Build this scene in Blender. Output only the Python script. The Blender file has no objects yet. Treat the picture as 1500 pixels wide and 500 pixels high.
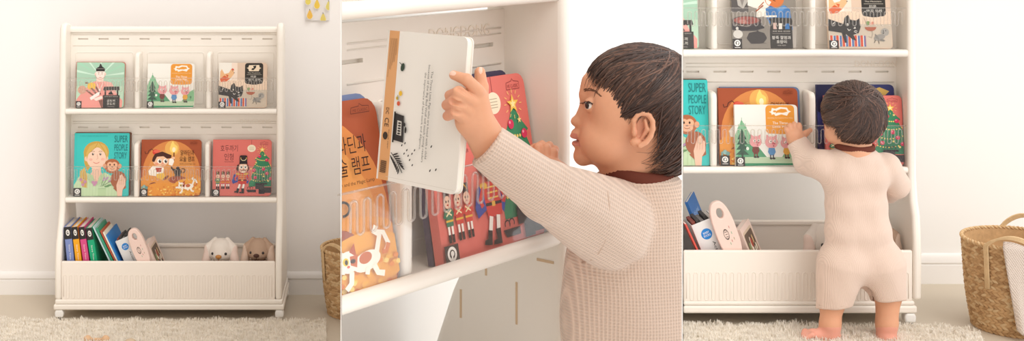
import bpy, math, random
import numpy as np
from mathutils import Vector, Matrix
random.seed(7); rng = np.random.default_rng(7)
SC = bpy.context.scene; COL = SC.collection
# ------------------------------------------------------------------ the camera frame
F, CX, HY, ZC = 2000.0, 550.0, -130.0, 3.0      # focal length, principal point, eye height
class Frame:
    """a metric frame of one of the three rooms; u units are 1/2000 of the room's distance"""
    def __init__(s, sc): s.s = sc
    def u(s, px, py, d=0.0):
        k = (F + d) / F
        return Vector(((px - CX) * k, F + d, -(py - HY) * k))
    def w(s, v): return Vector((v[0] * s.s, v[1] * s.s, v[2] * s.s + ZC))
    def P(s, px, py, d=0.0): return s.w(s.u(px, py, d))
A = Frame(.0039); B = Frame(.0027); C = Frame(.0022); BB = Frame(.0027 * 1.145)
FLA = A.P(0, 470)[2]; FLC = C.P(0, 479)[2]; FLB = BB.P(0, 815)[2]
# ------------------------------------------------------------------ materials
MATS = {}
def lin(c):
    c = c / 255.0
    return c / 12.92 if c <= .04045 else ((c + .055) / 1.055) ** 2.4
def hexc(h): return tuple(lin(int(h[i:i + 2], 16)) for i in (0, 2, 4)) + (1,)
def mat(h, rough=.5, name=None, spec=.35, sss=0, bump=None, coat=0):
    key = (h, rough, name, spec)
    if key in MATS: return MATS[key]
    m = bpy.data.materials.new(name or 'paint_' + h); m.use_nodes = True
    b = m.node_tree.nodes['Principled BSDF']
    b.inputs['Base Color'].default_value = hexc(h); b.inputs['Roughness'].default_value = rough
    b.inputs['Specular IOR Level'].default_value = spec
    if sss:
        b.inputs['Subsurface Weight'].default_value = sss
        b.inputs['Subsurface Radius'].default_value = (1, .35, .2); b.inputs['Subsurface Scale'].default_value = .03
    if coat: b.inputs['Coat Weight'].default_value = coat
    MATS[key] = m
    return m
def nodes(m): return m.node_tree.nodes, m.node_tree.links
def noise_bump(m, scale, strength, dist=.002, detail=4, colvar=0.0, stretch=None):
    n, l = nodes(m); b = n['Principled BSDF']
    tc = n.new('ShaderNodeTexCoord'); no = n.new('ShaderNodeTexNoise'); bu = n.new('ShaderNodeBump')
    no.inputs['Scale'].default_value = scale; no.inputs['Detail'].default_value = detail
    src = tc.outputs['Object']
    if stretch:
        mp = n.new('ShaderNodeMapping'); mp.inputs['Scale'].default_value = stretch
        l.new(src, mp.inputs[0]); src = mp.outputs[0]
    l.new(src, no.inputs['Vector']); l.new(no.outputs['Fac'], bu.inputs['Height'])
    bu.inputs['Strength'].default_value = strength; bu.inputs['Distance'].default_value = dist
    l.new(bu.outputs[0], b.inputs['Normal'])
    if colvar:
        mx = n.new('ShaderNodeMixRGB'); mx.blend_type = 'MIX'
        c = b.inputs['Base Color'].default_value
        mx.inputs[1].default_value = [x * (1 - colvar) for x in c[:3]] + [1]
        mx.inputs[2].default_value = [min(1, x * (1 + colvar)) for x in c[:3]] + [1]
        l.new(no.outputs['Fac'], mx.inputs[0]); l.new(mx.outputs[0], b.inputs['Base Color'])
    return m
def waffle(name, h, pitch, depth, rot=0.0, colvar=.1, rib=False):
    """knitted cloth: a grid of raised ridges round small pits"""
    m = mat(h, .9, name, .1); n, l = nodes(m); b = n['Principled BSDF']
    b.inputs['Sheen Weight'].default_value = .3
    tc = n.new('ShaderNodeTexCoord'); mp = n.new('ShaderNodeMapping'); mp.vector_type = 'POINT'
    mp.inputs['Rotation'].default_value = (0, rot, 0)
    k = math.pi / pitch
    mp.inputs['Scale'].default_value = (k, k, k)
    l.new(tc.outputs['Object'], mp.inputs[0])
    sp = n.new('ShaderNodeSeparateXYZ'); l.new(mp.outputs[0], sp.inputs[0])
    def mth(op, a, b_=None):
        q = n.new('ShaderNodeMath'); q.operation = op
        for i, v in enumerate((a, b_)):
            if v is None: continue
            if isinstance(v, (int, float)): q.inputs[i].default_value = v
            else: l.new(v, q.inputs[i])
        return q.outputs[0]
    xy = mth('ADD', sp.outputs[0], mth('MULTIPLY', sp.outputs[1], .35))
    a = mth('ABSOLUTE', mth('SINE', xy)); c = mth('ABSOLUTE', mth('SINE', sp.outputs[2]))
    hgt = a if rib else mth('SUBTRACT', 1, mth('MULTIPLY', a, c))
    bu = n.new('ShaderNodeBump'); bu.inputs['Strength'].default_value = .9; bu.inputs['Distance'].default_value = depth
    l.new(hgt, bu.inputs['Height']); l.new(bu.outputs[0], b.inputs['Normal'])
    mx = n.new('ShaderNodeMixRGB'); col = hexc(h)  # darker pits, lighter ridges: some of the weave's shading put into the colour
    mx.inputs[1].default_value = [x * (1 - 1.6 * colvar) for x in col[:3]] + [1]
    mx.inputs[2].default_value = [min(1, x * (1 + colvar)) for x in col[:3]] + [1]
    l.new(hgt, mx.inputs[0]); l.new(mx.outputs[0], b.inputs['Base Color'])
    return m
def glass_mat(name, gloss=.1, fres=.18, tint='ffffff', body=.0, bodyc='ffffff'):
    m = bpy.data.materials.new(name); m.use_nodes = True; n, l = nodes(m); n.clear()
    o = n.new('ShaderNodeOutputMaterial'); t = n.new('ShaderNodeBsdfTransparent'); g = n.new('ShaderNodeBsdfGlossy')
    t.inputs[0].default_value = hexc(tint); g.inputs['Roughness'].default_value = .06
    lw = n.new('ShaderNodeLayerWeight'); lw.inputs[0].default_value = .25
    ad = n.new('ShaderNodeMath'); ad.operation = 'MULTIPLY_ADD'; ad.inputs[1].default_value = fres; ad.inputs[2].default_value = gloss
    ad.use_clamp = True
    l.new(lw.outputs['Fresnel'], ad.inputs[0])
    mx = n.new('ShaderNodeMixShader'); l.new(ad.outputs[0], mx.inputs[0]); l.new(t.outputs[0], mx.inputs[1]); l.new(g.outputs[0], mx.inputs[2])
    out = mx.outputs[0]
    if body:
        d = n.new('ShaderNodeBsdfDiffuse'); d.inputs[0].default_value = hexc(bodyc)
        m2 = n.new('ShaderNodeMixShader'); m2.inputs[0].default_value = body
        l.new(out, m2.inputs[1]); l.new(d.outputs[0], m2.inputs[2]); out = m2.outputs[0]
    l.new(out, o.inputs[0])
    return m
# ------------------------------------------------------------------ mesh building
CUTFILL = [True]; CUT = [None]                                        # (point, normal): meshes built now end at this plane
class MB:
    def __init__(s): s.v = []; s.f = []; s.m = []; s.mats = []; s.sm = []
    def mi(s, m):
        if m not in s.mats: s.mats.append(m)
        return s.mats.index(m)
    def add(s, vs, fs, m, smooth=False):
        o = len(s.v); k = s.mi(m)
        s.v.extend(Vector(v) for v in vs)
        for f in fs: s.f.append([i + o for i in f]); s.m.append(k); s.sm.append(smooth)
        return s
    def hexa(s, c, m):
        """8 corners: bottom 4 counter-clockwise, top 4"""
        return s.add(c, [(3, 2, 1, 0), (4, 5, 6, 7), (0, 1, 5, 4), (1, 2, 6, 5), (2, 3, 7, 6), (3, 0, 4, 7)], m)
    def box(s, T, x0, x1, y0, y1, z0, z1, m):
        return s.hexa([T(x0, y0, z0), T(x1, y0, z0), T(x1, y1, z0), T(x0, y1, z0), T(x0, y0, z1), T(x1, y0, z1), T(x1, y1, z1), T(x0, y1, z1)], m)
    def prism(s, pts, a, b, m, smooth=False):
        """extrude the outline pts between maps a(p) and b(p)"""
        n = len(pts); vs = [a(*p) for p in pts] + [b(*p) for p in pts]
        fs = [tuple(range(n))[::-1], tuple(range(n, 2 * n))] + [(i, (i + 1) % n, n + (i + 1) % n, n + i) for i in range(n)]
        return s.add(vs, fs, m, smooth)
    def tube(s, pts, r, m, seg=8, closed=False, cap=True):
        pts = [Vector(p) for p in pts]; n = len(pts)
        rs = r if isinstance(r, (list, tuple)) else [r] * n
        vs = []; ref = None
        for i in range(n):
            if closed: t = pts[(i + 1) % n] - pts[i - 1]
            else: t = pts[min(i + 1, n - 1)] - pts[max(i - 1, 0)]
            t.normalize()
            if ref is None:
                ref = Vector((0, 0, 1)) if abs(t.z) < .9 else Vector((0, 1, 0))
            a = t.cross(ref).normalized(); b = a.cross(t).normalized(); ref = b
            for k in range(seg):
                an = 2 * math.pi * k / seg
                vs.append(pts[i] + (a * math.cos(an) + b * math.sin(an)) * rs[i])
        fs = []
        for i in range(n if closed else n - 1):
            j = (i + 1) % n
            for k in range(seg):
                q = (k + 1) % seg
                fs.append((i * seg + k, i * seg + q, j * seg + q, j * seg + k))
        if cap and not closed:
            fs.append(tuple(range(seg))[::-1]); fs.append(tuple((n - 1) * seg + k for k in range(seg)))
        return s.add(vs, fs, m, True)
    def ball(s, c, r, m, nu=16, nv=10, M=None):
        c = Vector(c); rr = r if isinstance(r, (tuple, list)) else (r, r, r); vs = []; fs = []
        for i in range(nv + 1):
            th = math.pi * i / nv
            for k in range(nu):
                ph = 2 * math.pi * k / nu
                p = Vector((rr[0] * math.sin(th) * math.cos(ph), rr[1] * math.sin(th) * math.sin(ph), rr[2] * math.cos(th)))
                vs.append(c + (M @ p if M else p))
        for i in range(nv):
            for k in range(nu):
                q = (k + 1) % nu
                fs.append((i * nu + k, (i + 1) * nu + k, (i + 1) * nu + q, i * nu + q))
        return s.add(vs, fs, m, True)
    def build(s, name, parent=None, bevel=0, seg=2, auto=None, loc=None):
        if parent is not None: base = Vector(ROOTLOC(parent))
        elif loc is not None: base = Vector(loc)
        else:
            xs = np.array([tuple(v) for v in s.v]); lo = xs.min(0); hi = xs.max(0)
            base = Vector(((lo[0] + hi[0]) / 2, (lo[1] + hi[1]) / 2, lo[2]))
        me = bpy.data.meshes.new(name)
        me.from_pydata([tuple(v - base) for v in s.v], [], s.f)
        for m in s.mats: me.materials.append(m)
        me.polygons.foreach_set('material_index', s.m); me.polygons.foreach_set('use_smooth', s.sm)
        me.update()
        if CUT[0]:
            import bmesh
            bm = bmesh.new(); bm.from_mesh(me); co, no = CUT[0]
            r = bmesh.ops.bisect_plane(bm, geom=bm.verts[:] + bm.edges[:] + bm.faces[:], plane_co=co - base, plane_no=no, clear_inner=True, dist=1e-5)
            if CUTFILL[0]: bmesh.ops.holes_fill(bm, edges=[e for e in r['geom_cut'] if isinstance(e, bmesh.types.BMEdge)], sides=0)
            bm.to_mesh(me); bm.free()
        if auto is not None:
            me.polygons.foreach_set('use_smooth', [True] * len(me.polygons)); me.set_sharp_from_angle(angle=math.radians(auto))
        o = bpy.data.objects.new(name, me); COL.objects.link(o)
        if parent is not None: o.parent = parent
        else: o.location = base
        if bevel:
            bv = o.modifiers.new('bevel', 'BEVEL'); bv.width = bevel; bv.segments = seg; bv.limit_method = 'ANGLE'; bv.angle_limit = math.radians(40)
            bv.use_clamp_overlap = True
        return o
def ROOTLOC(o):
    v = Vector((0, 0, 0))
    while o is not None: v += o.location; o = o.parent
    return v
def tag(o, label=None, cat=None, group=None, kind=None):
    if label: o['label'] = label
    if cat: o['category'] = cat
    if group: o['group'] = group
    if kind: o['kind'] = kind
    return o
def thing(name, loc, label, cat, group=None):
    o = bpy.data.objects.new(name, None); o.empty_display_size = .05; COL.objects.link(o); o.location = loc
    return tag(o, label, cat, group)
def struct(o): o['kind'] = 'structure'; return o
# ------------------------------------------------------------------ implicit surfaces (bodies, plush, cloth)
class SDF:
    def __init__(s): s.ops = []; s.lo = np.full(3, 1e9); s.hi = np.full(3, -1e9)
    def _b(s, p, r): s.lo = np.minimum(s.lo, np.array(p) - r); s.hi = np.maximum(s.hi, np.array(p) + r)
    def cone(s, a, b, ra, rb, k=6, sub=False):
        a = np.array(a, float); b = np.array(b, float)
        if not sub: s._b(a, ra); s._b(b, rb)
        def f(p):
            ba = b - a; h = np.clip(((p - a) @ ba) / max(ba @ ba, 1e-9), 0, 1)
            return np.linalg.norm(p - a - h[..., None] * ba, axis=-1) - (ra + (rb - ra) * h)
        s.ops.append((f, k, sub)); return s
    def ell(s, c, r, k=6, sub=False, M=None):
        c = np.array(c, float); r = np.array(r, float)
        Mi = None if M is None else np.array(M.to_3x3().inverted(), float)
        if not sub: s._b(c, float(r.max()) if M is not None else r)
        def f(p):
            q = p - c
            if Mi is not None: q = q @ Mi.T
            k0 = np.linalg.norm(q / r, axis=-1); k1 = np.linalg.norm(q / (r * r), axis=-1)
            return k0 * (k0 - 1) / np.maximum(k1, 1e-9)
        s.ops.append((f, k, sub)); return s
    def plane(s, c, n, k=1):
        """keep the side that n points away from"""
        c = np.array(c, float); n = np.array(n, float); n = n / np.linalg.norm(n)
        s.ops.append((lambda p: (p - c) @ n, k, 'cut')); return s
    def fn(s, f, k=3, mode=False): s.ops.append((f, k, mode)); return s
    def __call__(s, p):
        d = None
        for f, k, sub in s.ops:
            e = f(p)
            if sub == 'disp': d = d + e; continue
            if d is None: d = e; continue
            if sub is True:
                e = -e; h = np.clip(.5 + .5 * (e - d) / k, 0, 1); d = d * (1 - h) + e * h + k * h * (1 - h)
            elif sub == 'cut':
                h = np.clip(.5 + .5 * (e - d) / k, 0, 1); d = d * (1 - h) + e * h + k * h * (1 - h)
            else:
                h = np.clip(.5 + .5 * (d - e) / k, 0, 1); d = d * (1 - h) + e * h - k * h * (1 - h)
        return d
    def mesh(s, res, lo=None, hi=None):
        lo = s.lo - 3 * res if lo is None else np.array(lo, float); hi = s.hi + 3 * res if hi is None else np.array(hi, float)
        n = np.maximum(4, np.ceil((hi - lo) / res).astype(int))
        ax = [lo[i] + res * np.arange(n[i]) for i in range(3)]
        V = np.empty(n)
        X, Y = np.meshgrid(ax[0], ax[1], indexing='ij')
        step = max(1, int(400000 // (n[0] * n[1])))
        for k in range(0, n[2], step):
            zz = ax[2][k:k + step]
            p = np.empty((n[0], n[1], len(zz), 3)); p[..., 0] = X[..., None]; p[..., 1] = Y[..., None]; p[..., 2] = zz
            V[:, :, k:k + step] = s(p)
        S = V < 0
        cs = [S[i:n[0] - 1 + i, j:n[1] - 1 + j, k:n[2] - 1 + k] for i in (0, 1) for j in (0, 1) for k in (0, 1)]
        cnt = sum(c.astype(int) for c in cs); act = (cnt > 0) & (cnt < 8)
        idx = -np.ones(act.shape, int); cells = np.argwhere(act); idx[act] = np.arange(len(cells))
        acc = np.zeros((len(cells), 3)); num = np.zeros(len(cells))
        cor = [(i, j, k) for i in (0, 1) for j in (0, 1) for k in (0, 1)]
        for a in cor:
            for ax_ in range(3):
                if a[ax_]: continue
                b = list(a); b[ax_] = 1
                va = V[tuple((cells + a).T)]; vb = V[tuple((cells + b).T)]
                cr = (va < 0) != (vb < 0); t = np.where(cr, va / np.where(cr, va - vb, 1), 0)
                q = np.array(a, float) + t[:, None] * (np.array(b) - np.array(a))
                acc[cr] += q[cr]; num[cr] += 1
        vs = lo + res * (cells + acc / num[:, None])
        fs = []
        for ax_ in range(3):
            sl0 = [slice(1, -1)] * 3; sl0[ax_] = slice(0, -1); sl1 = list(sl0); sl1[ax_] = slice(1, None)
            s0 = S[tuple(sl0)]; s1 = S[tuple(sl1)]
            off = np.array([1, 1, 1]); off[ax_] = 0
            e = np.argwhere(s0 != s1)
            if not len(e): continue
            flip = s0[tuple(e.T)]; e = e + off
            u_, v_ = [(1, 2), (2, 0), (0, 1)][ax_]
            du = np.zeros(3, int); du[u_] = 1; dv = np.zeros(3, int); dv[v_] = 1
            q = [idx[tuple((e - du - dv).T)], idx[tuple((e - dv).T)], idx[tuple(e.T)], idx[tuple((e - du).T)]]
            Q = np.stack(q, 1); Q[~flip] = Q[~flip][:, ::-1]
            fs.append(Q[(Q >= 0).all(1)])
        return vs, np.concatenate(fs)
def sdf_add(mb, fr, vs, fs, m, pick=None):
    """add a u-space mesh; pick(face centres) gives a material per face"""
    o = len(mb.v)
    w = vs * fr.s; w[:, 2] += ZC
    mb.v.extend(Vector(v) for v in w); mb.f.extend((fs + o).tolist()); mb.sm.extend([True] * len(fs))
    if pick is None: mb.m.extend([mb.mi(m)] * len(fs))
    else:
        cen = vs[fs].mean(1); ids = pick(cen); km = [mb.mi(x) for x in m]
        mb.m.extend([km[i] for i in ids])
# ------------------------------------------------------------------ printed artwork
TXT = {}
def text_mesh(s):
    if s in TXT: return TXT[s]
    cu = bpy.data.curves.new('t', 'FONT'); cu.body = s; cu.resolution_u = 3
    o = bpy.data.objects.new('t', cu); COL.objects.link(o)
    dg = bpy.context.evaluated_depsgraph_get(); dg.update()
    me = bpy.data.meshes.new_from_object(o.evaluated_get(dg)); me.calc_loop_triangles()
    vs = [(v.co.x, v.co.y) for v in me.vertices]; ts = [tuple(t.vertices) for t in me.loop_triangles]
    bpy.data.objects.remove(o); bpy.data.curves.remove(cu); bpy.data.meshes.remove(me)
    TXT[s] = (vs, ts); return TXT[s]
def clip(pts, x0, y0, x1, y1):
    for ax, lim, sg in ((0, x0, 1), (0, x1, -1), (1, y0, 1), (1, y1, -1)):
        out = []
        for i in range(len(pts)):
            p, q = pts[i - 1], pts[i]; a = sg * (p[ax] - lim); b = sg * (q[ax] - lim)
            if (a >= 0) != (b >= 0):
                t = a / (a - b); out.append((p[0] + t * (q[0] - p[0]), p[1] + t * (q[1] - p[1])))
            if b >= 0: out.append(q)
        pts = out
        if not pts: return []
    return pts
class Art:
    def __init__(s, x0, y0, x1, y1, bg): s.r = (x0, y0, x1, y1); s.bg = bg; s.l = []
    def poly(s, pts, c): s.l.append(([tuple(p) for p in pts], None, c)); return s
    def rect(s, x0, y0, x1, y1, c): return s.poly([(x0, y0), (x1, y0), (x1, y1), (x0, y1)], c)
    def ell(s, x, y, rx, ry, c, rot=0, n=22, a0=0, a1=360):
        p = []; full = (a1 - a0) >= 360; cr, sr = math.cos(math.radians(rot)), math.sin(math.radians(rot))
        for i in range(n if full else n + 1):
            a = math.radians(a0 + (a1 - a0) * i / n); u, v = rx * math.cos(a), ry * math.sin(a)
            p.append((x + u * cr - v * sr, y + u * sr + v * cr))
        return s.poly(p, c)
    def rr(s, x0, y0, x1, y1, r, c, corners=(1, 1, 1, 1)):
        p = []
        for (cx, cy, a, on) in ((x0 + r, y0 + r, 180, corners[0]), (x1 - r, y0 + r, 270, corners[1]), (x1 - r, y1 - r, 0, corners[2]), (x0 + r, y1 - r, 90, corners[3])):
            if on: p += [(cx + r * math.cos(math.radians(a + t)), cy + r * math.sin(math.radians(a + t))) for t in (0, 22, 45, 68, 90)]
            else:
                k = {180: (x0, y0), 270: (x1, y0), 0: (x1, y1), 90: (x0, y1)}[a]; p.append(k)
        return s.poly(p, c)
    def line(s, pts, w, c):
        L = []; R = []
        for i, p in enumerate(pts):
            a = pts[max(i - 1, 0)]; b = pts[min(i + 1, len(pts) - 1)]
            dx, dy = b[0] - a[0], b[1] - a[1]; d = math.hypot(dx, dy) or 1
            nx, ny = -dy / d * w / 2, dx / d * w / 2
            L.append((p[0] + nx, p[1] + ny)); R.append((p[0] - nx, p[1] - ny))
        return s.poly(L + R[::-1], c)
    def arc(s, x, y, rx, ry, a0, a1, w, c, n=10):
        return s.line([(x + rx * math.cos(math.radians(a0 + (a1 - a0) * i / n)), y + ry * math.sin(math.radians(a0 + (a1 - a0) * i / n))) for i in range(n + 1)], w, c)
    def star(s, x, y, r, c, k=5, q=.42, rot=-90):
        return s.poly([(x + (r if i % 2 == 0 else r * q) * math.cos(math.radians(rot + 180 * i / k)), y + (r if i % 2 == 0 else r * q) * math.sin(math.radians(rot + 180 * i / k))) for i in range(2 * k)], c)
    def text(s, t, x0, y0, x1, y1, c, rot=0):
        """the lettering fills the box; rot=90 reads downwards, -90 upwards"""
        vs, ts = text_mesh(t)
        if not vs: return s
        ax = [v[0] for v in vs]; ay = [v[1] for v in vs]; a0, a1, b0, b1 = min(ax), max(ax), min(ay), max(ay)
        out = []
        for vx, vy in vs:
            p, q = (vx - a0) / (a1 - a0), (vy - b0) / max(b1 - b0, 1e-6)
            if rot == 90: out.append((x0 + q * (x1 - x0), y0 + p * (y1 - y0)))
            elif rot == -90: out.append((x1 - q * (x1 - x0), y1 - p * (y1 - y0)))
            else: out.append((x0 + p * (x1 - x0), y1 - q * (y1 - y0)))
        s.l.append((out, ts, c)); return s
    def put(s, mb, O, U, V, N, eps, a0=0.0, a1=1.0, rc=0.0):
        """O bottom-left of the face, U/V full-width/-height vectors, N unit outward; only the strip a0..a1 of the width is kept (U spans that strip)"""
        x0, y0, x1, y1 = s.r; W = x1 - x0; H = y1 - y0; cx0, cx1 = x0 + a0 * W, x0 + a1 * W
        def M(p, k): return O + U * ((p[0] - cx0) / (cx1 - cx0)) + V * (1 - (p[1] - y0) / H) + N * (eps * k)
        ins = .0
        for k, (pts, ts, c) in enumerate(s.l):
            m = mat(c, .55, None, .25)
            if ts is None:
                q = clip(pts, cx0, y0, cx1, y1)
                if rc and q:
                    q = [cornered(p, x1, y0, y1, rc * W, s.keep) for p in q]
                if len(q) > 2: mb.add([M(p, k + 1) for p in q], [tuple(range(len(q)))], m)
            else:
                vs = []; fs = []
                if min(p[0] for p in pts) >= cx0 and max(p[0] for p in pts) <= cx1: vs = [M(p, k + 1) for p in pts]; fs = ts
                else:
                    for t in ts:
                        q = clip([pts[i] for i in t], cx0, y0, cx1, y1)
                        if len(q) > 2: fs.append(tuple(range(len(vs), len(vs) + len(q)))); vs += [M(p, k + 1) for p in q]
                if fs: mb.add(vs, fs, m)
    keep = True
def cornered(p, x1, y0, y1, r, keep):
    """pull points into the rounded right-hand corners"""
    x, y = p
    for cy, sg in ((y0 + r, -1), (y1 - r, 1)):
        if x > x1 - r and sg * (y - cy) > 0:
            dx, dy = x - (x1 - r), y - cy; d = math.hypot(dx, dy)
            if d > r: return (x1 - r + dx * r / d, cy + dy * r / d)
    return p
# ------------------------------------------------------------------ cover pictures
ART = {}
INK = '33302f'
def badge(a, x0, y0, x1, y1, white='f4f1ec'):
    a.rect(x0, y0, x1, y1, '3b3735'); w = x1 - x0; h = y1 - y0; cx = (x0 + x1) / 2; cy = y0 + h * .42
    a.ell(cx, cy, w * .33, w * .33, white); a.ell(cx, cy, w * .2, w * .2, '3b3735'); a.ell(cx + w * .02, cy - w * .02, w * .12, w * .12, white)
    a.poly([(cx - w * .06, cy), (cx + w * .05, cy - w * .02), (cx + w * .02, cy + w * .32), (cx - w * .08, cy + w * .3)], white)
    a.rect(cx - w * .3, y0 + h * .84, cx + w * .3, y0 + h * .9, white)
# teal book: woman with a small monkey
a = ART['super'] = Art(25, 25, 405, 478, '3fcfca')
a.line([(38, 25), (38, 478)], 3, '37b9b5')
a.ell(178, 165, 88, 82, 'c9a24e'); a.poly([(92, 170), (96, 240), (118, 300), (150, 250), (250, 250), (262, 190), (264, 160)], 'c9a24e')
a.rect(150, 240, 212, 330, 'eebfa6'); a.poly([(25, 478), (28, 400), (60, 340), (120, 312), (160, 330), (205, 330), (240, 308), (300, 340), (330, 420), (335, 478)], 'c9dfb6')
a.poly([(142, 318), (180, 400), (222, 318), (205, 290), (160, 290)], 'f0c5ad')
a.ell(180, 205, 68, 78, 'f5d0b9'); a.ell(110, 210, 12, 18, 'f0c5ad'); a.ell(250, 208, 12, 18, 'f0c5ad')
a.poly([(112, 215), (108, 170), (130, 118), (190, 92), (236, 112), (258, 165), (252, 215), (238, 168), (190, 122), (150, 145), (124, 178)], 'd6b160')
a.line([(190, 90), (170, 130), (132, 165)], 3, 'b98f3e'); a.line([(195, 92), (232, 150), (246, 190)], 3, 'b98f3e')
for x in (155, 207): a.ell(x, 176, 7, 9, '5b4a3f'); a.ell(x + 2, 173, 2.5, 3, 'ffffff'); a.arc(x, 162, 13, 7, 200, 340, 3, '8a6a3c')
a.line([(184, 178), (190, 208), (180, 213)], 3, 'd79f86'); a.arc(180, 228, 22, 14, 20, 160, 4, 'd9726a'); a.ell(140, 215, 13, 9, 'f2b9a4'); a.ell(224, 213, 13, 9, 'f2b9a4')
a.poly([(70, 300), (100, 270), (118, 330), (120, 420), (85, 412), (70, 360)], 'd6b160'); a.line([(90, 300), (98, 410)], 3, 'b98f3e'); a.line([(105, 295), (108, 415)], 3, 'b98f3e')
a.poly([(122, 312), (160, 330), (180, 402), (132, 380)], 'b7d2a3'); a.poly([(240, 308), (205, 330), (182, 402), (238, 378)], 'b7d2a3')
for x in range(50, 320, 22): a.line([(x, 390), (x - 3, 478)], 2, 'b5cfa2')
a.rect(195, 425, 250, 474, 'bcd6a8'); a.line([(195, 425), (250, 425)], 3, '93b482')
for x, y in ((75, 360), (90, 395), (105, 375), (160, 378), (180, 380), (170, 395)): a.star(x, y, 15, 'c98fb0', 5, .55)
a.line([(225, 405), (262, 345)], 3, '4f7d4c'); a.line([(225, 405), (285, 370)], 3, '4f7d4c'); a.line([(215, 410), (232, 350)], 3, '4f7d4c')
for x, y, r in ((255, 352, -50), (278, 366, -30), (235, 355, -70), (272, 400, -10), (255, 408, -5)): a.ell(x, y, 17, 6, '6f9a68' if y > 380 else 'b98fb9', r)
a.ell(335, 360, 55, 62, 'a9613f'); a.poly([(300, 420), (385, 350), (388, 420), (330, 450)], 'a9613f')
a.ell(290, 262, 55, 52, 'b06a46'); a.ell(238, 262, 13, 17, 'e3a583'); a.ell(343, 262, 13, 17, 'e3a583')
a.ell(276, 254, 22, 22, 'edb593'); a.ell(306, 254, 22, 22, 'edb593'); a.ell(291, 278, 32, 22, 'edb593')
for x in (275, 305): a.ell(x, 252, 5, 7, '4a342b')
a.ell(291, 268, 7, 4, '8d5136'); a.arc(291, 274, 16, 10, 20, 160, 3, '8d5136')
a.poly([(330, 478), (322, 400), (345, 330), (360, 318), (372, 345), (384, 350), (384, 400), (366, 430), (362, 478)], 'f0c5ad')
for x in (340, 354, 368): a.line([(x, 395), (x + 4, 335)], 3, 'dba58c')
a.rect(352, 360, 362, 366, 'd6b160')
a.text('SUPER', 303, 42, 395, 90, '2d7d80'); a.text('PEOPLE', 303, 105, 395, 150, '2d7d80'); a.text('STORY', 303, 162, 390, 208, '2d7d80')
a.text('A story of people who love the animals', 62, 40, 255, 50, '37a9a6')
badge(a, 25, 420, 80, 478)
# orange book: boy with a torch, lamp and cat
a = ART['lamp'] = Art(30, 25, 488, 475, 'a5502f')
a.ell(262, 300, 222, 265, 'd98a4c', n=40); a.ell(262, 330, 190, 235, 'e09a57', n=36)
a.rect(30, 330, 488, 475, 'e79a45'); a.ell(262, 330, 225, 40, 'e79a45')
a.ell(265, 95, 55, 62, 'eab15f'); a.ell(278, 100, 32, 38, 'f7c85f'); a.poly([(248, 95), (256, 60), (270, 34), (284, 62), (306, 80), (302, 112), (280, 130), (256, 120)], 'fbd977'); a.ell(279, 105, 13, 20, 'fff3c9')
a.line([(280, 128), (280, 190)], 9, '7b4328')
a.line([(58, 120), (62, 138), (80, 135), (88, 112), (108, 100), (122, 112)], 5, '4b2a20')
a.ell(140, 125, 25, 22, 'd9483b'); a.ell(150, 118, 26, 12, 'e76a55')
a.ell(180, 190, 62, 52, 'f3c3a0'); a.poly([(118, 170), (135, 138), (190, 120), (262, 150), (258, 172), (228, 178), (200, 158), (150, 162), (130, 205), (112, 198)], '4d2a22')
for x in (170, 215): a.ell(x, 197, 17, 19, 'fdf7ee'); a.ell(x + 4, 198, 10, 13, '33221d'); a.ell(x + 7, 193, 3, 4, 'ffffff')
a.ell(195, 214, 7, 6, 'e58f78'); a.ell(150, 220, 14, 10, 'ea9f82'); a.arc(196, 222, 12, 8, 20, 160, 3, 'b8543f')
a.poly([(245, 180), (275, 170), (282, 200), (268, 235), (240, 225)], 'fdf7ee'); a.ell(276, 172, 13, 11, 'f3c3a0')
a.poly([(118, 235), (160, 238), (205, 250), (200, 300), (150, 318), (95, 310), (85, 278)], 'faf2e6'); a.poly([(140, 250), (190, 250), (182, 285), (150, 285)], 'b34a3a')
a.poly([(150, 300), (205, 290), (225, 330), (190, 345), (145, 325)], 'f0c04d'); a.ell(120, 380, 26, 12, '8d4b2d', -20); a.ell(222, 330, 26, 10, '8d4b2d', -40)
a.ell(310, 345, 70, 30, 'a5553c'); a.ell(200, 430, 150, 62, 'eb9a35', n=30); a.ell(400, 400, 120, 65, 'f0a83f', n=30)
rr_ = random.Random(3)
for i in range(150):
    x = rr_.uniform(60, 485); y = rr_.uniform(355, 470)
    if y > 365 + 40 * abs(math.sin(x * .011)): a.ell(x, y, 7, 6, rr_.choice(['f7c352', 'e88a2c', 'f4b545', 'd9782a', 'fbd678']), n=9)
a.ell(312, 282, 30, 26, '3c3432'); a.poly([(288, 280), (262, 262), (258, 240), (268, 240), (274, 256), (298, 262)], '3c3432'); a.rect(292, 302, 332, 314, '3c3432'); a.ell(312, 252, 14, 8, '3c3432'); a.ell(312, 244, 5, 6, '3c3432'); a.arc(350, 272, 18, 16, -120, 100, 6, '3c3432'); a.poly([(285, 318), (340, 318), (330, 308), (295, 308)], '5a4a45')
W_ = 'fbf3e4'
a.ell(395, 400, 40, 22, W_, -12); a.line([(425, 385), (438, 350), (424, 338), (432, 326)], 13, W_); a.line([(428, 340), (450, 345), (460, 372), (452, 388)], 12, W_); a.line([(461, 372), (452, 390), (440, 388)], 12, 'd9772f')
a.ell(345, 392, 27, 25, W_); a.poly([(322, 380), (318, 356), (336, 370)], W_); a.poly([(350, 370), (366, 352), (368, 384)], 'b9542f'); a.poly([(350, 380), (372, 380), (366, 408), (350, 400)], 'c96a3c'); a.ell(392, 392, 18, 13, 'c96a3c', -12)
a.ell(338, 390, 8, 9, 'e9c83a'); a.ell(339, 391, 4, 6, '2b2320'); a.ell(357, 392, 7, 5, '3a2a25'); a.ell(343, 402, 4, 3, 'd9654f')
for dx, dy in ((-26, 2), (-26, 10), (-22, 17)): a.line([(338, 402), (338 + dx, 400 + dy)], 2, 'fffaf0')
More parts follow.
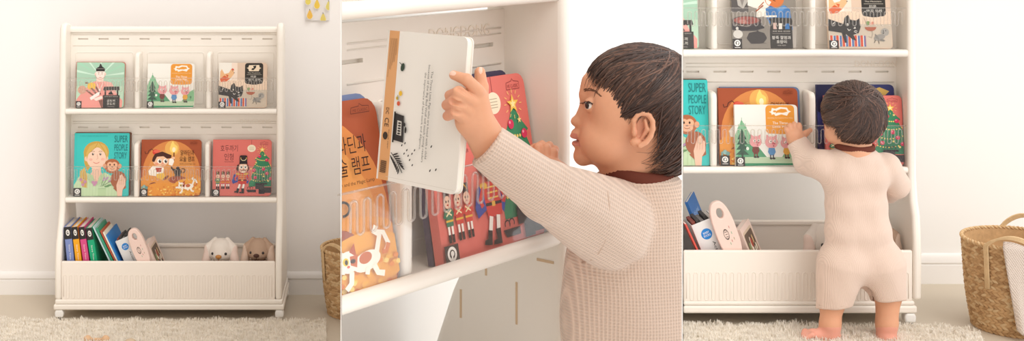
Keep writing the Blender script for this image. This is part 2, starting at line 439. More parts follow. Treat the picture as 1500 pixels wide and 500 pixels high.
a.line([(332, 410), (308, 405), (300, 412)], 13, W_); a.line([(350, 415), (345, 440), (330, 452)], 13, W_); a.line([(412, 412), (420, 432), (438, 438)], 14, W_); a.line([(395, 415), (390, 430)], 12, W_)
a.rect(36, 398, 46, 420, '7fa7a0'); a.ell(58, 400, 12, 14, '8fb5ad'); a.ell(74, 408, 12, 12, '6f978f')
a.text('알라딘과', 330, 108, 436, 150, '3a211a'); a.text('요술 램프', 325, 158, 440, 200, '3a211a'); a.text('Aladdin and the Magic Lamp', 325, 214, 446, 225, '4b2d20')
a.line([(405, 58), (408, 44), (430, 42), (432, 36), (440, 42), (458, 44), (458, 58), (405, 58)], 2, '6b3020'); a.text('ME CLASSIC', 412, 48, 454, 55, '6b3020')
badge(a, 30, 420, 84, 475)
# coral book: wooden soldier and fir tree
a = ART['soldier'] = Art(42, 25, 490, 475, 'e8837a')
a.text('호두까기', 100, 68, 232, 120, '5a2a2c'); a.text('인형', 130, 135, 200, 190, '5a2a2c'); a.text('THE NUTCRACKER', 130, 198, 202, 207, '5a2a2c')
a.line([(338, 25), (338, 66)], 3, 'a34a48'); a.ell(338, 95, 32, 29, 'f6e9cf', n=28)
for y in (84, 92, 100, 107): a.line([(320, y), (356, y)], 2, 'b9a98a')
a.line([(404, 66), (406, 48), (430, 44), (434, 38), (440, 44), (464, 48), (464, 66), (404, 66)], 2.5, 'a34a48'); a.text('ME CLASSIC', 410, 53, 460, 62, 'a34a48')
T1, T2c = '3f8a63', '357a58'
a.poly([(420, 105), (450, 150), (478, 178), (462, 190), (490, 250), (490, 400), (320, 400), (318, 372), (345, 330), (335, 325), (370, 250), (345, 262), (380, 190), (362, 190), (395, 150)], T1)
a.poly([(420, 250), (470, 330), (490, 350), (490, 400), (350, 400), (372, 340)], T2c)
for p in (((372, 175), (410, 200), (462, 188)), ((368, 225), (420, 262), (484, 230)), ((352, 290), (410, 318), (486, 285)), ((340, 345), (400, 372), (480, 340))):
    for i in range(9):
        t = i / 8; x = (1 - t) ** 2 * p[0][0] + 2 * t * (1 - t) * p[1][0] + t * t * p[2][0]; y = (1 - t) ** 2 * p[0][1] + 2 * t * (1 - t) * p[1][1] + t * t * p[2][1]
        a.ell(x, y, 4.5, 4.5, 'f3d778', n=10)
for x, y in ((400, 158), (455, 188), (430, 260), (358, 272), (367, 328), (458, 295), (485, 335)): a.ell(x, y, 13, 13, 'd5385f'); a.ell(x - 4, y - 5, 4, 4, 'f3a3b4')
for x, y in ((440, 150), (375, 210), (335, 258), (432, 318), (467, 355)): a.star(x, y, 10, 'f7e08e')
a.star(420, 105, 27, 'f4c85a'); a.star(420, 105, 14, 'fdeaa6')
for i in range(12):
    t = math.radians(30 * i); a.line([(420 + 30 * math.cos(t), 105 + 30 * math.sin(t)), (420 + 40 * math.cos(t), 105 + 40 * math.sin(t))], 2, 'f6d27a')
a.poly([(300, 425), (375, 425), (375, 445), (312, 445)], '3a3234'); a.rect(370, 378, 438, 420, '443b3d'); a.rect(438, 405, 490, 450, '3a3234'); a.rect(395, 420, 440, 458, '2f282a'); a.rect(370, 372, 460, 384, '2f282a')
for x, y in ((400, 358), (432, 360), (320, 412), (340, 410)): a.arc(x, y, 11, 10, 150, 400, 4, '3a3234')
for i, x in enumerate((82, 122, 160)):
    jc = ('3d7a5c', 'd14a3f', 'd14a3f')[i]
    a.rect(x - 11, 280, x + 11, 306, '3a2f31'); a.line([(x - 6, 282), (x + 6, 296)], 3, 'e7b84e'); a.ell(x, 318, 14, 16, 'f4cdb4'); a.ell(x - 5, 316, 2.5, 3, '33302f'); a.ell(x + 5, 316, 2.5, 3, '33302f'); a.ell(x, 325, 4, 2, 'c2443c')
    a.poly([(x - 14, 334), (x + 14, 334), (x + 24, 356), (x + 14, 356), (x + 14, 378), (x - 14, 378), (x - 14, 356), (x - 24, 356)], jc); a.line([(x - 11, 338), (x + 11, 352)], 4, 'f4e2b4'); a.line([(x + 11, 338), (x - 11, 352)], 4, 'f4e2b4'); a.rect(x - 15, 362, x + 15, 367, 'e7b84e')
    for dx in (-7, 7): a.rect(x + dx - 4, 378, x + dx + 4, 400, 'f5efe6'); a.rect(x + dx - 5, 398, x + dx + 5, 418, '33302f')
a.poly([(205, 305), (232, 290), (240, 360), (198, 378), (190, 352)], '3c4f9e'); a.poly([(300, 290), (320, 310), (322, 352), (310, 378), (290, 356)], '3c4f9e')
a.poly([(232, 292), (302, 292), (306, 340), (300, 382), (240, 382), (234, 340)], 'd1453c'); a.rect(236, 345, 304, 353, '3a2f31'); a.rect(262, 343, 276, 356, 'e7b84e')
for y in (306, 320, 334): a.line([(246, y), (292, y)], 4, 'f4d06a')
a.ell(235, 300, 16, 9, 'e7b84e'); a.ell(300, 300, 16, 9, 'e7b84e'); a.line([(232, 305), (214, 335), (222, 352)], 14, 'd1453c'); a.line([(304, 305), (318, 335), (312, 352)], 14, 'd1453c')
a.line([(252, 380), (238, 425)], 15, 'f5efe6'); a.line([(282, 380), (274, 425)], 15, 'f5efe6')
a.poly([(230, 412), (248, 416), (240, 452), (208, 446), (212, 436), (226, 434)], '33302f'); a.poly([(262, 414), (284, 414), (284, 454), (246, 452), (250, 442), (266, 440)], '33302f')
a.poly([(240, 220), (230, 230), (222, 260), (236, 280), (246, 260)], '4a3530'); a.poly([(308, 220), (318, 240), (320, 262), (308, 282), (300, 258)], '4a3530')
a.ell(276, 252, 35, 40, 'f4cdb4'); a.rr(248, 150, 306, 220, 12, '33292b', (1, 1, 0, 0)); a.rect(246, 208, 308, 220, '2a2223'); a.arc(278, 170, 22, 22, 20, 160, 4, 'f4e2b4'); a.ell(257, 172, 4, 4, 'e7b84e'); a.ell(300, 172, 4, 4, 'e7b84e')
for x in (262, 292): a.ell(x, 244, 12, 14, 'fdf7ee'); a.ell(x + 1, 245, 6, 8, '33302f')
a.ell(278, 262, 6, 7, 'e39a80'); a.line([(258, 274), (278, 268), (298, 274)], 5, '5a3a33'); a.ell(255, 266, 7, 5, 'e8957f'); a.ell(301, 266, 7, 5, 'e8957f'); a.rect(270, 278, 288, 286, 'fdf7ee')
badge(a, 42, 422, 98, 475)
# white book: three pigs under an orange label
a = ART['pigs'] = Art(50, 52, 480, 472, 'efece4')
a.poly([(50, 270), (110, 175), (175, 300), (215, 350), (270, 420), (50, 420)], '5b9d74'); a.poly([(360, 420), (420, 330), (480, 295), (480, 420)], '86b98b'); a.poly([(50, 260), (96, 155), (150, 250), (150, 300), (50, 420)], '8cc098')
a.rect(50, 410, 480, 456, 'bcd0ae'); a.rect(50, 452, 480, 472, '3f9068')
for k in range(4): a.poly([(97, 215 + 45 * k), (128 + 5 * k, 290 + 45 * k - 10 * k), (66 - 5 * k, 290 + 45 * k - 10 * k)], '3b5a49')
a.rect(91, 380, 103, 420, '3b4a40')
for x, y in ((75, 185), (97, 140), (122, 180)): a.line([(x, y), (x, y + 60)], 3, '6aa67d'); a.line([(x - 8, y + 30), (x, y + 22), (x + 8, y + 30)], 3, '6aa67d')
a.ell(133, 352, 10, 12, 'e9efe2')
a.rr(262, 55, 458, 250, 26, 'e69a3e'); a.poly([(262, 205), (458, 205), (448, 232), (400, 252), (360, 254), (310, 250), (270, 230)], 'e69a3e')
a.poly([(285, 100), (300, 98), (306, 74), (330, 80), (360, 68), (410, 72), (420, 92), (436, 98), (420, 108), (408, 128), (370, 118), (330, 130), (320, 116), (304, 122), (300, 108)], 'f6f0e4')
a.poly([(340, 92), (368, 80), (402, 84), (412, 100), (380, 108), (350, 106), (330, 112)], 'e69a3e'); a.ell(325, 98, 12, 7, 'e69a3e')
a.text('Sounding the Country Fairy Tales', 274, 139, 448, 148, 'f6e3c0'); a.text('The Three', 308, 168, 412, 186, 'fdf8ee'); a.text('Little Pigs', 308, 195, 412, 215, 'fdf8ee')
for x, y, s, sh in ((188, 305, 42, '7a4038'), (297, 310, 44, '5c8fc0'), (398, 315, 40, 'e0a545')):
    a.poly([(x - s * .8, y - s * .6), (x - s * .75, y - s * 1.25), (x - s * .2, y - s * .8)], 'e79a9c'); a.poly([(x + s * .8, y - s * .6), (x + s * .85, y - s * 1.2), (x + s * .2, y - s * .8)], 'e79a9c')
    a.ell(x, y, s, s * .92, 'e9a3a4'); a.ell(x + s * .35, y + s * .15, s * .34, s * .25, 'db7f85'); a.ell(x + s * .25, y + s * .15, 3, 5, 'a3525c'); a.ell(x + s * .45, y + s * .15, 3, 5, 'a3525c')
    a.ell(x - s * .15, y - s * .15, s * .24, s * .24, 'f7e9e4'); a.ell(x + s * .5, y - s * .2, s * .22, s * .22, 'f7e9e4'); a.ell(x - s * .1, y - s * .15, 4, 5, '4a2f33'); a.ell(x + s * .52, y - s * .2, 4, 5, '4a2f33'); a.ell(x + s * .3, y + s * .55, 5, 4, '8a3a44')
    a.poly([(x - s * .45, y + s * .85), (x + s * .45, y + s * .85), (x + s * .6, y + s * 1.5), (x + s * .3, y + s * 2), (x - s * .3, y + s * 2), (x - s * .6, y + s * 1.5)], sh)
    for q in (-.22, .22): a.line([(x + q * s, y + s * 1.9), (x + q * s, y + s * 2.45)], 8, '4a4a55' if sh == '5c8fc0' else '7d4a3a'); a.ell(x + q * s + 4, y + s * 2.5, 10, 6, '3a3030')
a.line([(448, 395), (448, 375)], 3, '4a7a55'); a.ell(448, 370, 8, 8, '4a7a55')
badge(a, 50, 410, 112, 472)
# its back cover, held in the hand (drawing runs in the picture's own pixels)
a = ART['pigs_back'] = Art(0, 0, 130, 235, 'e4dfd7')
a.rect(3, 0, 20, 235, 'd9a26f')
for i in range(7): a.line([(5.5 + 1.9 * i, 12), (5.5 + 1.9 * i, 30 + (34 - 3 * i if i % 2 else 44 - 6 * i))], .5, '8d6a4a')
a.text('CE', 7, 138, 14, 152, '4a3a2f', 90); a.text('DC', 8, 122, 13, 132, '4a3a2f', 90)
a.ell(10, 166, 4, 6, '3d332c'); a.text('Recycle paper', 14.5, 156, 16.5, 186, '4a3a2f', 90)
for i in range(12): a.rect(6, 205 + i * 1.6, 16, 205.9 + i * 1.6, '3d332c')
a.ell(31, 56, 3.2, 6.5, '38473a', 8); a.line([(25, 49), (28, 51), (30, 54)], 1, '38473a')
a.ell(31, 97, 2.8, 4, 'e5b83a'); a.ell(29, 113, 2.6, 3.6, 'cf5a3c'); a.ell(26, 105, 1.8, 2.6, 'c9a23a'); a.line([(27, 100), (28, 108)], .8, '6f8a4a')
a.poly([(24, 128), (40, 131), (42, 172), (24, 170)], '33302f')
a.poly([(30, 139), (37, 140), (38, 162), (30, 161)], 'c9c4bb')
for i in range(5): a.ell(34, 143 + 4 * i, 2.6, 1.4, '33302f', n=10)
a.rect(24, 126, 26.5, 174, '24211f'); a.poly([(40, 140), (44, 142), (44, 147), (40, 146)], '33302f'); a.ell(45, 152, 1.6, 5, '33302f')
a.line([(24, 190), (34, 200), (45, 218)], 1.2, '33302f')
for i in range(7):
    t = i / 6; x = 28 + 14 * t; y = 194 + 18 * t
    a.ell(x + 3.5, y - 2.5, 5, 1.1, '33302f', -25 + 10 * i, n=10); a.ell(x - 2.5, y + 4.5, 5, 1.1, '33302f', 62 + 6 * i, n=10)
for x, y in ((42, 176), (47, 172), (51, 182), (47, 188), (54, 190), (60, 186), (57, 196), (62, 203), (90, 170), (100, 203), (91, 206), (64, 180)): a.ell(x, y, .9, 2 if x < 85 else 2.4, '33302f', 20, n=10)
a.text('The Three Little Pigs who are fused with a child', 80, 57, 84, 190, '4a4440', 90)
a.text('because of the Big Bad Wolf will teach young readers', 75, 48, 79, 196, '4a4440', 90)
a.text('the importance of hard work and diligence.', 70, 60, 74, 178, '4a4440', 90)
a.line([(20, 228), (130, 228)], .5, 'cdc6bb')
# cream book: sleeping cat, hen and pigeon
a = ART['cat'] = Art(50, 45, 490, 470, 'eccdb1')
a.rect(50, 45, 165, 222, 'efeae0'); a.rect(165, 45, 218, 222, 'f0dccb'); a.rect(50, 210, 490, 300, 'eed3ba'); a.rect(50, 300, 490, 470, 'cfc0ad')
a.poly([(62, 130), (75, 105), (100, 150), (140, 140), (160, 105), (185, 108), (188, 150), (150, 200), (120, 215), (80, 222), (58, 200)], 'e9b98a')
a.poly([(58, 200), (100, 165), (150, 195), (120, 222), (70, 228)], 'd7683f'); a.poly([(110, 155), (138, 160), (130, 185)], 'd7683f'); a.poly([(163, 112), (168, 98), (184, 102), (188, 118)], 'cf4a38'); a.poly([(186, 135), (196, 140), (186, 146)], '4a3a33'); a.ell(173, 122, 3, 4, '33302f')
a.rr(288, 48, 455, 245, 24, '37332f'); a.ell(371, 228, 70, 24, '37332f')
a.poly([(303, 95), (318, 90), (325, 68), (418, 66), (422, 90), (438, 95), (422, 102), (415, 125), (325, 125), (318, 102)], 'ecd8bd')
a.poly([(362, 75), (392, 70), (388, 92), (366, 116), (346, 112), (352, 98), (368, 94)], '37332f')
a.text('The Musicians', 312, 136, 428, 146, 'ded4c4'); a.line([(305, 158), (440, 158)], 2, 'ded4c4'); a.text('미운', 342, 166, 392, 186, 'f1ebe0'); a.text('아기 오리', 320, 196, 428, 216, 'f1ebe0')
for i in range(6): a.rect(60 + 42 * i, 378, 76 + 42 * i, 455, 'd4553c'); a.rect(82 + 42 * i, 380, 96 + 42 * i, 455, '5874a8'); a.rect(76 + 42 * i, 378, 82 + 42 * i, 455, 'eee6da')
for i in range(7): a.line([(298, 382 + 10 * i), (306, 386 + 10 * i)], 3, 'd4553c')
a.poly([(50, 262), (160, 300), (200, 330), (240, 415), (212, 405), (168, 368), (172, 430), (158, 428), (140, 360), (50, 345)], '3a3735')
a.poly([(155, 300), (165, 255), (190, 235), (205, 268), (245, 275), (268, 258), (274, 320), (258, 362), (215, 375), (170, 360)], '3a3735')
for p in ([(175, 300), (186, 292), (190, 306)], [(222, 330), (236, 318), (240, 330)]): a.poly(p, 'f3eee4')
a.line([(182, 330), (190, 345), (204, 336)], 4, 'f3eee4'); a.line([(225, 350), (246, 362)], 3, 'f3eee4'); a.line([(230, 342), (250, 350)], 3, 'f3eee4'); a.line([(95, 285), (80, 300)], 4, 'f3eee4'); a.line([(160, 275), (150, 290)], 4, 'f3eee4')
a.line([(300, 255), (315, 300), (345, 335), (355, 365), (345, 395), (325, 385)], 2, '6a5d52'); a.ell(342, 320, 40, 28, 'b1654c', a0=0, a1=180); a.ell(325, 292, 14, 14, '7d9a5c'); a.ell(345, 296, 12, 10, 'e3b5a0'); a.ell(360, 292, 10, 10, 'd98f7a')
a.ell(440, 355, 28, 27, 'a7a29b'); a.ell(430, 348, 4, 5, '33302f'); a.ell(446, 345, 3, 4, '33302f'); a.poly([(425, 356), (438, 360), (424, 368)], '33302f'); a.ell(400, 392, 40, 20, '9a958e', -15); a.poly([(370, 365), (390, 385), (400, 410), (372, 395)], '85807a'); a.poly([(410, 400), (440, 412), (430, 420), (400, 415)], '85807a'); a.line([(372, 410), (362, 430)], 4, '4a443f'); a.line([(392, 412), (396, 436)], 4, '4a443f')
badge(a, 50, 412, 115, 470)
# green book: man in a black hat
a = ART['hat'] = Art(55, 40, 490, 470, 'b8dcc5')
for i in range(9):
    t = math.radians(-170 + 20 * i); t2 = t + .1; a.poly([(270, 170), (270 + 500 * math.cos(t), 170 + 500 * math.sin(t)), (270 + 500 * math.cos(t2), 170 + 500 * math.sin(t2))], 'a3d2b6' if i % 2 else 'cbe6d3')
a.rect(55, 265, 490, 470, 'bfdcc2')
a.poly([(55, 470), (60, 390), (110, 320), (200, 230), (250, 210), (300, 215), (370, 230), (420, 330), (480, 400), (480, 470)], 'ee9f95'); a.poly([(300, 215), (380, 232), (430, 340), (380, 330)], 'f0b3a8')
a.ell(110, 300, 40, 40, 'd7a58f'); a.ell(195, 265, 42, 34, 'f0c04d'); a.ell(150, 235, 16, 8, '8a6a55')
a.poly([(140, 305), (160, 300), (232, 360), (222, 372)], '8f5f52'); a.poly([(185, 285), (205, 282), (262, 350), (248, 360)], '8f5f52'); a.poly([(225, 272), (240, 268), (285, 340), (272, 348)], '7d5147')
a.rect(238, 185, 302, 225, 'f4d3c4'); a.poly([(235, 212), (270, 300), (305, 212), (295, 250), (272, 320), (248, 260)], 'f7ece4')
a.ell(272, 150, 44, 50, 'f9e3d9'); a.ell(228, 150, 9, 14, 'f4d3c4'); a.ell(316, 150, 9, 14, 'f4d3c4'); a.arc(272, 150, 45, 51, 0, 180, 2.5, 'a34a48', 16)
a.poly([(232, 125), (232, 98), (252, 84), (294, 84), (312, 98), (312, 125)], '33302f'); a.poly([(256, 86), (262, 68), (272, 62), (284, 68), (290, 86)], '3f3b39'); a.ell(272, 60, 7, 7, '33302f'); a.line([(236, 100), (308, 100)], 3, 'b9b2a8')
for x in (257, 288): a.arc(x, 140, 8, 4, 200, 340, 3, '4a3a33'); a.ell(x, 150, 3.5, 4, '33302f')
a.line([(272, 152), (268, 172)], 2, 'd99a8a'); a.arc(272, 178, 12, 6, 20, 160, 3, 'c2554c')
a.poly([(180, 375), (250, 325), (272, 320), (268, 350), (195, 398)], 'fbf4ee'); a.poly([(215, 385), (290, 355), (300, 380), (240, 405)], 'f6e6dc'); a.poly([(262, 400), (300, 392), (300, 470), (290, 470)], '8f5f52')
a.rect(302, 350, 455, 470, '3d3936'); a.poly([(300, 300), (312, 270), (448, 268), (456, 300)], '3d3936'); a.rect(316, 300, 330, 352, '3d3936'); a.rect(428, 300, 442, 352, '3d3936')
for i in range(6): a.ell(315 + 25 * i, 298, 13, 7, '4b4643')
a.poly([(352, 345), (352, 330), (370, 318), (372, 300), (388, 330), (398, 345)], '33302f')
a.text('전래 동화 한마당', 316, 358, 440, 368, 'cfc8bd'); a.text('금도끼', 340, 390, 412, 414, 'f1ebe0'); a.text('은도끼', 340, 420, 412, 444, 'f1ebe0'); a.line([(345, 458), (410, 458)], 2, 'cfc8bd')
badge(a, 55, 406, 108, 470)
# grey book: kitchen pot and blue coat
a = ART['pot'] = Art(50, -100, 645, 452, 'e5dfd3')
a.poly([(50, 100), (210, 60), (230, 260), (390, 262), (430, 452), (50, 452)], '8f877d'); a.rect(50, -100, 205, 120, '5d5856'); a.poly([(400, 250), (645, 250), (645, 452), (395, 452)], 'b3aaa0')
a.poly([(95, -60), (190, -80), (205, 20), (160, 90), (110, 60)], 'b7b1a9'); a.poly([(130, 0), (170, 10), (150, 70)], '8d8680')
a.poly([(200, 60), (285, 90), (278, 170), (380, 155), (420, 60), (360, -10), (210, -100)], 'ece7dc')
a.ell(450, 10, 88, 68, 'd57a45'); a.poly([(365, -10), (420, 30), (400, 60), (375, 40)], 'ece7dc'); a.line([(435, 10), (460, 22)], 6, '3f2a20'); a.ell(445, -40, 60, 40, 'd57a45'); a.poly([(395, -60), (400, -95), (430, -70)], 'd57a45'); a.poly([(480, -70), (505, -95), (510, -55)], 'd57a45')
a.poly([(365, 90), (410, 62), (470, 90), (540, 58), (590, 95), (610, 280), (520, 285), (400, 230), (372, 170)], '3d76b3'); a.poly([(470, 90), (540, 58), (560, 80), (490, 130)], '5b92c9')
a.line([(275, 115), (345, 60)], 12, 'a1532f'); a.line([(300, 80), (352, 30)], 9, 'b0613a'); a.line([(350, 160), (466, 158)], 16, 'efe7da')
a.ell(185, 200, 140, 45, '5a4a48'); a.ell(185, 195, 118, 34, 'a05a52'); a.ell(150, 205, 40, 18, 'b77a70'); a.ell(220, 198, 40, 16, '8d4d48'); a.poly([(50, 215), (80, 240), (190, 255), (320, 215), (350, 265), (260, 290), (100, 292), (50, 280)], '3f3b3d')
a.poly([(180, 358), (205, 308), (275, 295), (275, 285), (292, 285), (292, 295), (345, 310), (370, 355), (330, 405), (220, 408)], '45403f'); a.line([(135, 357), (182, 357)], 3, '6a625c'); a.ell(340, 402, 22, 5, '6f675f')
a.ell(102, 320, 44, 38, 'd9d4cb'); a.ell(96, 268, 13, 14, 'd9d4cb'); a.rect(88, 275, 106, 290, 'c9c3b9')
a.rect(398, 275, 605, 448, '3d3936'); a.poly([(400, 285), (405, 205), (390, 180), (440, 170), (600, 175), (608, 205), (600, 285)], '3d3936'); a.rect(430, 218, 462, 275, 'd9b9ad'); a.rect(480, 222, 512, 275, 'e9e2d6'); a.ell(470, 250, 14, 16, '3d3936'); a.poly([(540, 225), (580, 225), (580, 275), (540, 275)], '3d76b3')
a.text('전래 동화 한마당', 420, 288, 585, 300, 'd9d2c6'); a.line([(420, 315), (585, 315)], 2, 'b9b2a6'); a.text('팥죽 할멈과', 415, 336, 588, 366, 'f3eee4'); a.text('호랑이', 455, 374, 548, 404, 'f3eee4'); a.text('전래 동화', 462, 416, 540, 426, 'cfc8bd')
badge(a, 50, 362, 137, 452)
# navy book glimpsed behind the child's head
a = ART['navy'] = Art(0, 0, 113, 120, '2f3366')
a.ell(40, 50, 40, 38, '3b4180'); a.star(20, 20, 4, 'f0d27a'); a.poly([(0, 0), (30, 0), (22, 30), (8, 44), (0, 40)], '242444'); a.poly([(80, 8), (92, 4), (106, 10), (100, 16), (86, 16)], 'c9a75a'); a.ell(93, 20, 10, 4, 'b08a48')
a.poly([(0, 120), (0, 84), (26, 78), (40, 120)], '3c2d57'); badge(a, 0, 104, 14, 120)
# ------------------------------------------------------------------ common materials
M_shelf = mat('f2ebe1', .38, 'cream_plastic', .4)
M_bin = mat('f2e8dd', .45, 'cream_bin_plastic', .35)
M_relief = mat('eee4d6', .4, 'cream_relief', .35)
M_caster = mat('f4f3f0', .3, 'white_nylon', .5)
M_steel = mat('8c8a86', .3, 'steel_pin', .5)
M_guard = glass_mat('clear_acrylic', .006, .13, 'ffffff', .010)
M_rib = glass_mat('clear_acrylic_rib', .08, .4, 'f7f3ee', .08)
M_page = mat('efe9de', .8, 'page_paper', .1)
M_wall = noise_bump(mat('f0eeeb', .85, 'wall_paint', .15), 40, .05, .001)
M_base = mat('eeebe8', .45, 'baseboard_gloss', .35)
M_floor = noise_bump(mat('cbbfad', .5, 'floor_vinyl', .3), 25, .03, .001, colvar=.015)
def serpentine(mb, T, x0, x1, d, z0, z1, p, r, m, seg=6):
    """one continuous cord looping up and down"""
    n = int(round((x1 - x0) / p)); n -= (n + 1) % 2; p = (x1 - x0) / n; pts = []
    R = p / 2
    for i in range(n + 1):
        x = x0 + i * p; up = i % 2 == 0
        a, b = (z0 + R, z1 - R) if up else (z1 - R, z0 + R)
        pts += [(x, a), (x, b)]
        if i < n:
            c = b
            for k in (1, 2, 3, 4):
                t = math.pi * k / 5
                pts.append((x + R - R * math.cos(t), c + (R if up else -R) * math.sin(t)))
    mb.tube([T(x, d, z) for x, z in pts], r, m, seg)
def rrect_line(mb, T, x0, x1, d, z0, z1, rad, r, m):
    pts = []
    for cx, cz, a in ((x1 - rad, z1 - rad, 0), (x0 + rad, z1 - rad, 90), (x0 + rad, z0 + rad, 180), (x1 - rad, z0 + rad, 270)):
        for t in (0, 30, 60, 90): pts.append((cx + rad * math.cos(math.radians(a + t)), cz + rad * math.sin(math.radians(a + t))))
    mb.tube([T(x, d, z) for x, z in pts], r, m, 5, closed=True)
def bookshelf(T, wu, k, D, label, loc):
    """T(x, depth, z) maps shelf units to the room; wu is the size of one unit; k scales depths and thicknesses"""
    root = thing('bookshelf', loc, label, 'bookshelf')
    xl, xr, dl, db, left = D['xl'], D['xr'], D['dl'], D['db'], D['left']
    def boxL(mb, x1, d0, d1, z0, z1, m, x0=None):
        f = xl if x0 is None else (lambda d: x0)
        mb.hexa([T(f(d0), d0, z0), T(x1, d0, z0), T(x1, d1, z0), T(f(d1), d1, z0), T(f(d0), d0, z1), T(x1, d0, z1), T(x1, d1, z1), T(f(d1), d1, z1)], m)
    # side panels
    for x0, x1, on in ((D['xr'], D['xo'], True), (D['xlo'], xl(0), left)):
        if on:
            mb = MB(); mb.prism(D['side'], lambda d, z: T(x0, d, z), lambda d, z: T(x1, d, z), M_shelf)
            sp = mb.build('side_panel', root, 3.6 * k * wu, 4, auto=35)
    # tan strips paint the shade of slots on the right side panel's inner face
    mb = MB()
    for d, z0, z1 in D.get('side_slots', []): mb.box(T, xr - .35 * k, xr + .5 * k, d, d + 1.2 * k, z0, z1, M_slot_shade)
    for d0, d1, z in D.get('side_slots_h', []): mb.box(T, xr - .35 * k, xr + .5 * k, d0, d1, z, z + 1.4 * k, M_slot_shade)
    if mb.v: mb.build('slot_shade_strip', root)
    # back board with rows of real slots
    mb = MB(); rel = MB()
    for r in D['rows']:
        zt, zb, zs = r['top'], r['bot'], r['slot']; h = 1.1 * k
        boxL(mb, xr, db + 3 * k, db + 5 * k, zb, zt, M_shelf)
        boxL(mb, xr, db, db + 3 * k, zb, zs - h, M_shelf); boxL(mb, xr, db, db + 3 * k, zs + h, zt, M_shelf)
        x = xr - 9 * k; first = True
        while x > xl(db) + 1:
            xa = max(x - 15 * k, xl(db)); xb = max(xa - 16 * k, xl(db))
            if first: boxL(mb, xr, db, db + 3 * k, zs - h, zs + h, M_shelf, x0=x); first = False
            if xa - xb > .5: mb.box(T, xb, xa, db, db + 3 * k, zs - h, zs + h, M_shelf)
            x = xb
        for z, rr in r['lines']: rel.tube([T(xl(db) + 3 * k, db, z), T(xr - 3 * k, db, z)], rr * k * wu, M_shelf, 6)
        if r.get('name'):
            vs, ts = text_mesh('DONGDONG'); ax = [v[0] for v in vs]; ay = [v[1] for v in vs]
            x0, x1, z0, z1 = r['name']; f = lambda v, e: T(x0 + (v[0] - min(ax)) / (max(ax) - min(ax)) * (x1 - x0), db - e * k, z0 + (v[1] - min(ay)) / (max(ay) - min(ay)) * (z1 - z0))
            tm = MB(); tm.add([f(v, .5) for v in vs], ts, M_relief)
            for t in ts:
                for i in range(3):
                    a_, b_ = vs[t[i - 1]], vs[t[i]]; tm.add([f(a_, .5), f(b_, .5), f(b_, 0), f(a_, 0)], [(0, 1, 2, 3)], M_relief)
            tm.build('embossed_lettering', root)
        r = dict(r, div=[q for q in r['div'] if q[0] > xl(dl) + 2]); cells = [xl(db)] + [x for q in r['div'] for x in q] + [xr]
        for i in range(0, len(cells), 2):
            if cells[i + 1] - cells[i] > 20 * k:
                rrect_line(rel, T, cells[i] + 7 * k, cells[i + 1] - 7 * k, db, r['ztop'] + 3 * k, zt_f(r), 3 * k, .7 * k * wu, M_shelf)
    mb.build('back_board', root); rel.build('panel_relief', root)
    mb = MB()
    z = D['rows'][0]['top']; prof = [(db - 4 * k, z - 7 * k), (db - 5 * k, z - 3 * k), (db - 3 * k, z), (db + 2 * k, z + 1.2 * k), (db + 7 * k, z), (db + 8 * k, z - 7 * k)]
    mb.prism(prof, lambda d, zz: T(xl(d), d, zz), lambda d, zz: T(xr, d, zz), M_shelf); mb.build('top_rail', root, auto=50)
    for r in D['rows']:
        zt, zb = r['ltop'], r['bot']; R = (zt - zb) / 2; prof = []
        for i in range(9):
            t = math.radians(90 + 180 * i / 8); prof.append((dl + R * .8 + R * math.cos(t), zb + R + R * math.sin(t)))
        zf_ = zt - r.get('sink', 1.4 * k); prof = [(dl + R * 1.05, zf_), (dl + R * 1.05, zt)] + prof + [(db + 1, zb), (db + 1, zf_)]
        mb = MB(); mb.prism(prof, lambda d, zz: T(xl(d), d, zz), lambda d, zz: T(xr, d, zz), M_shelf); mb.build('book_ledge', root, auto=40)
        mb = MB(); boxL(mb, xr - 1 * k, dl + 3 * k, dl + 4 * k, zt - .6, r['gtop'], M_guard); g = mb.build('front_guard', root)
        mb = MB(); serpentine(mb, T, xl(dl + 2.5 * k) + 5 * k, xr - 6 * k, dl + 2.6 * k, r['gtop'] - 20 * k, r['gtop'] - 4 * k, 3.95 * k, .62 * k * wu, M_rib)
        mb.tube([T(xl(dl) + 1, dl + 3.4 * k, r['gtop']), T(xr - 1, dl + 3.4 * k, r['gtop'])], .55 * k * wu, M_rib, 6)
        mb.build('guard_ribbing', g)
        for xa, xb in r['div']:
            if xa < xl(dl) + 2: continue
            zt2 = r['dtop']; c = 7 * k; d0 = dl + 5.5 * k
            prof = [(d0, zf_), (db, zf_), (db, zt2)] + [(d0 + c - c * math.sin(math.radians(a_)), zt2 - c + c * math.cos(math.radians(a_))) for a_ in (0, 30, 60, 90)]
            mb = MB(); mb.prism(prof, lambda d, zz: T(xa, d, zz), lambda d, zz: T(xb, d, zz), M_shelf); mb.build('divider', root, 2.4 * k * wu, 3, auto=40)
    b = D['bin']
    mb = MB(); boxL(mb, xr - .3, b['d0'], b['d0'] + 5 * k, b['z0'], b['z1'], M_bin); bf = mb.build('bin_front', root, 2 * k * wu, 3, auto=40)
    mb = MB(); serpentine(mb, T, xl(b['d0']) + 3.5 * k, xr - 5 * k, b['d0'] - .1 * k, b['r0'], b['r1'], 4.05 * k, .5 * k * wu, M_bin); mb.build('ribbed_relief', bf)
    mb = MB(); boxL(mb, xr - .3, b['d0'] + 5 * k, b['d1'], b['z0'], b['z0'] + 4 * k, M_bin); mb.build('bin_floor', root)
    mb = MB(); boxL(mb, xr - .3, b['d1'], b['d1'] + 4 * k, b['z0'], b['zb'], M_bin); boxL(mb, xr - .3, b['d1'] - 4 * k, b['d1'], b['zb'] - 5 * k, b['zb'], M_bin); mb.build('bin_back', root, 1.2 * k * wu, 2, auto=40)
    q = D['base']
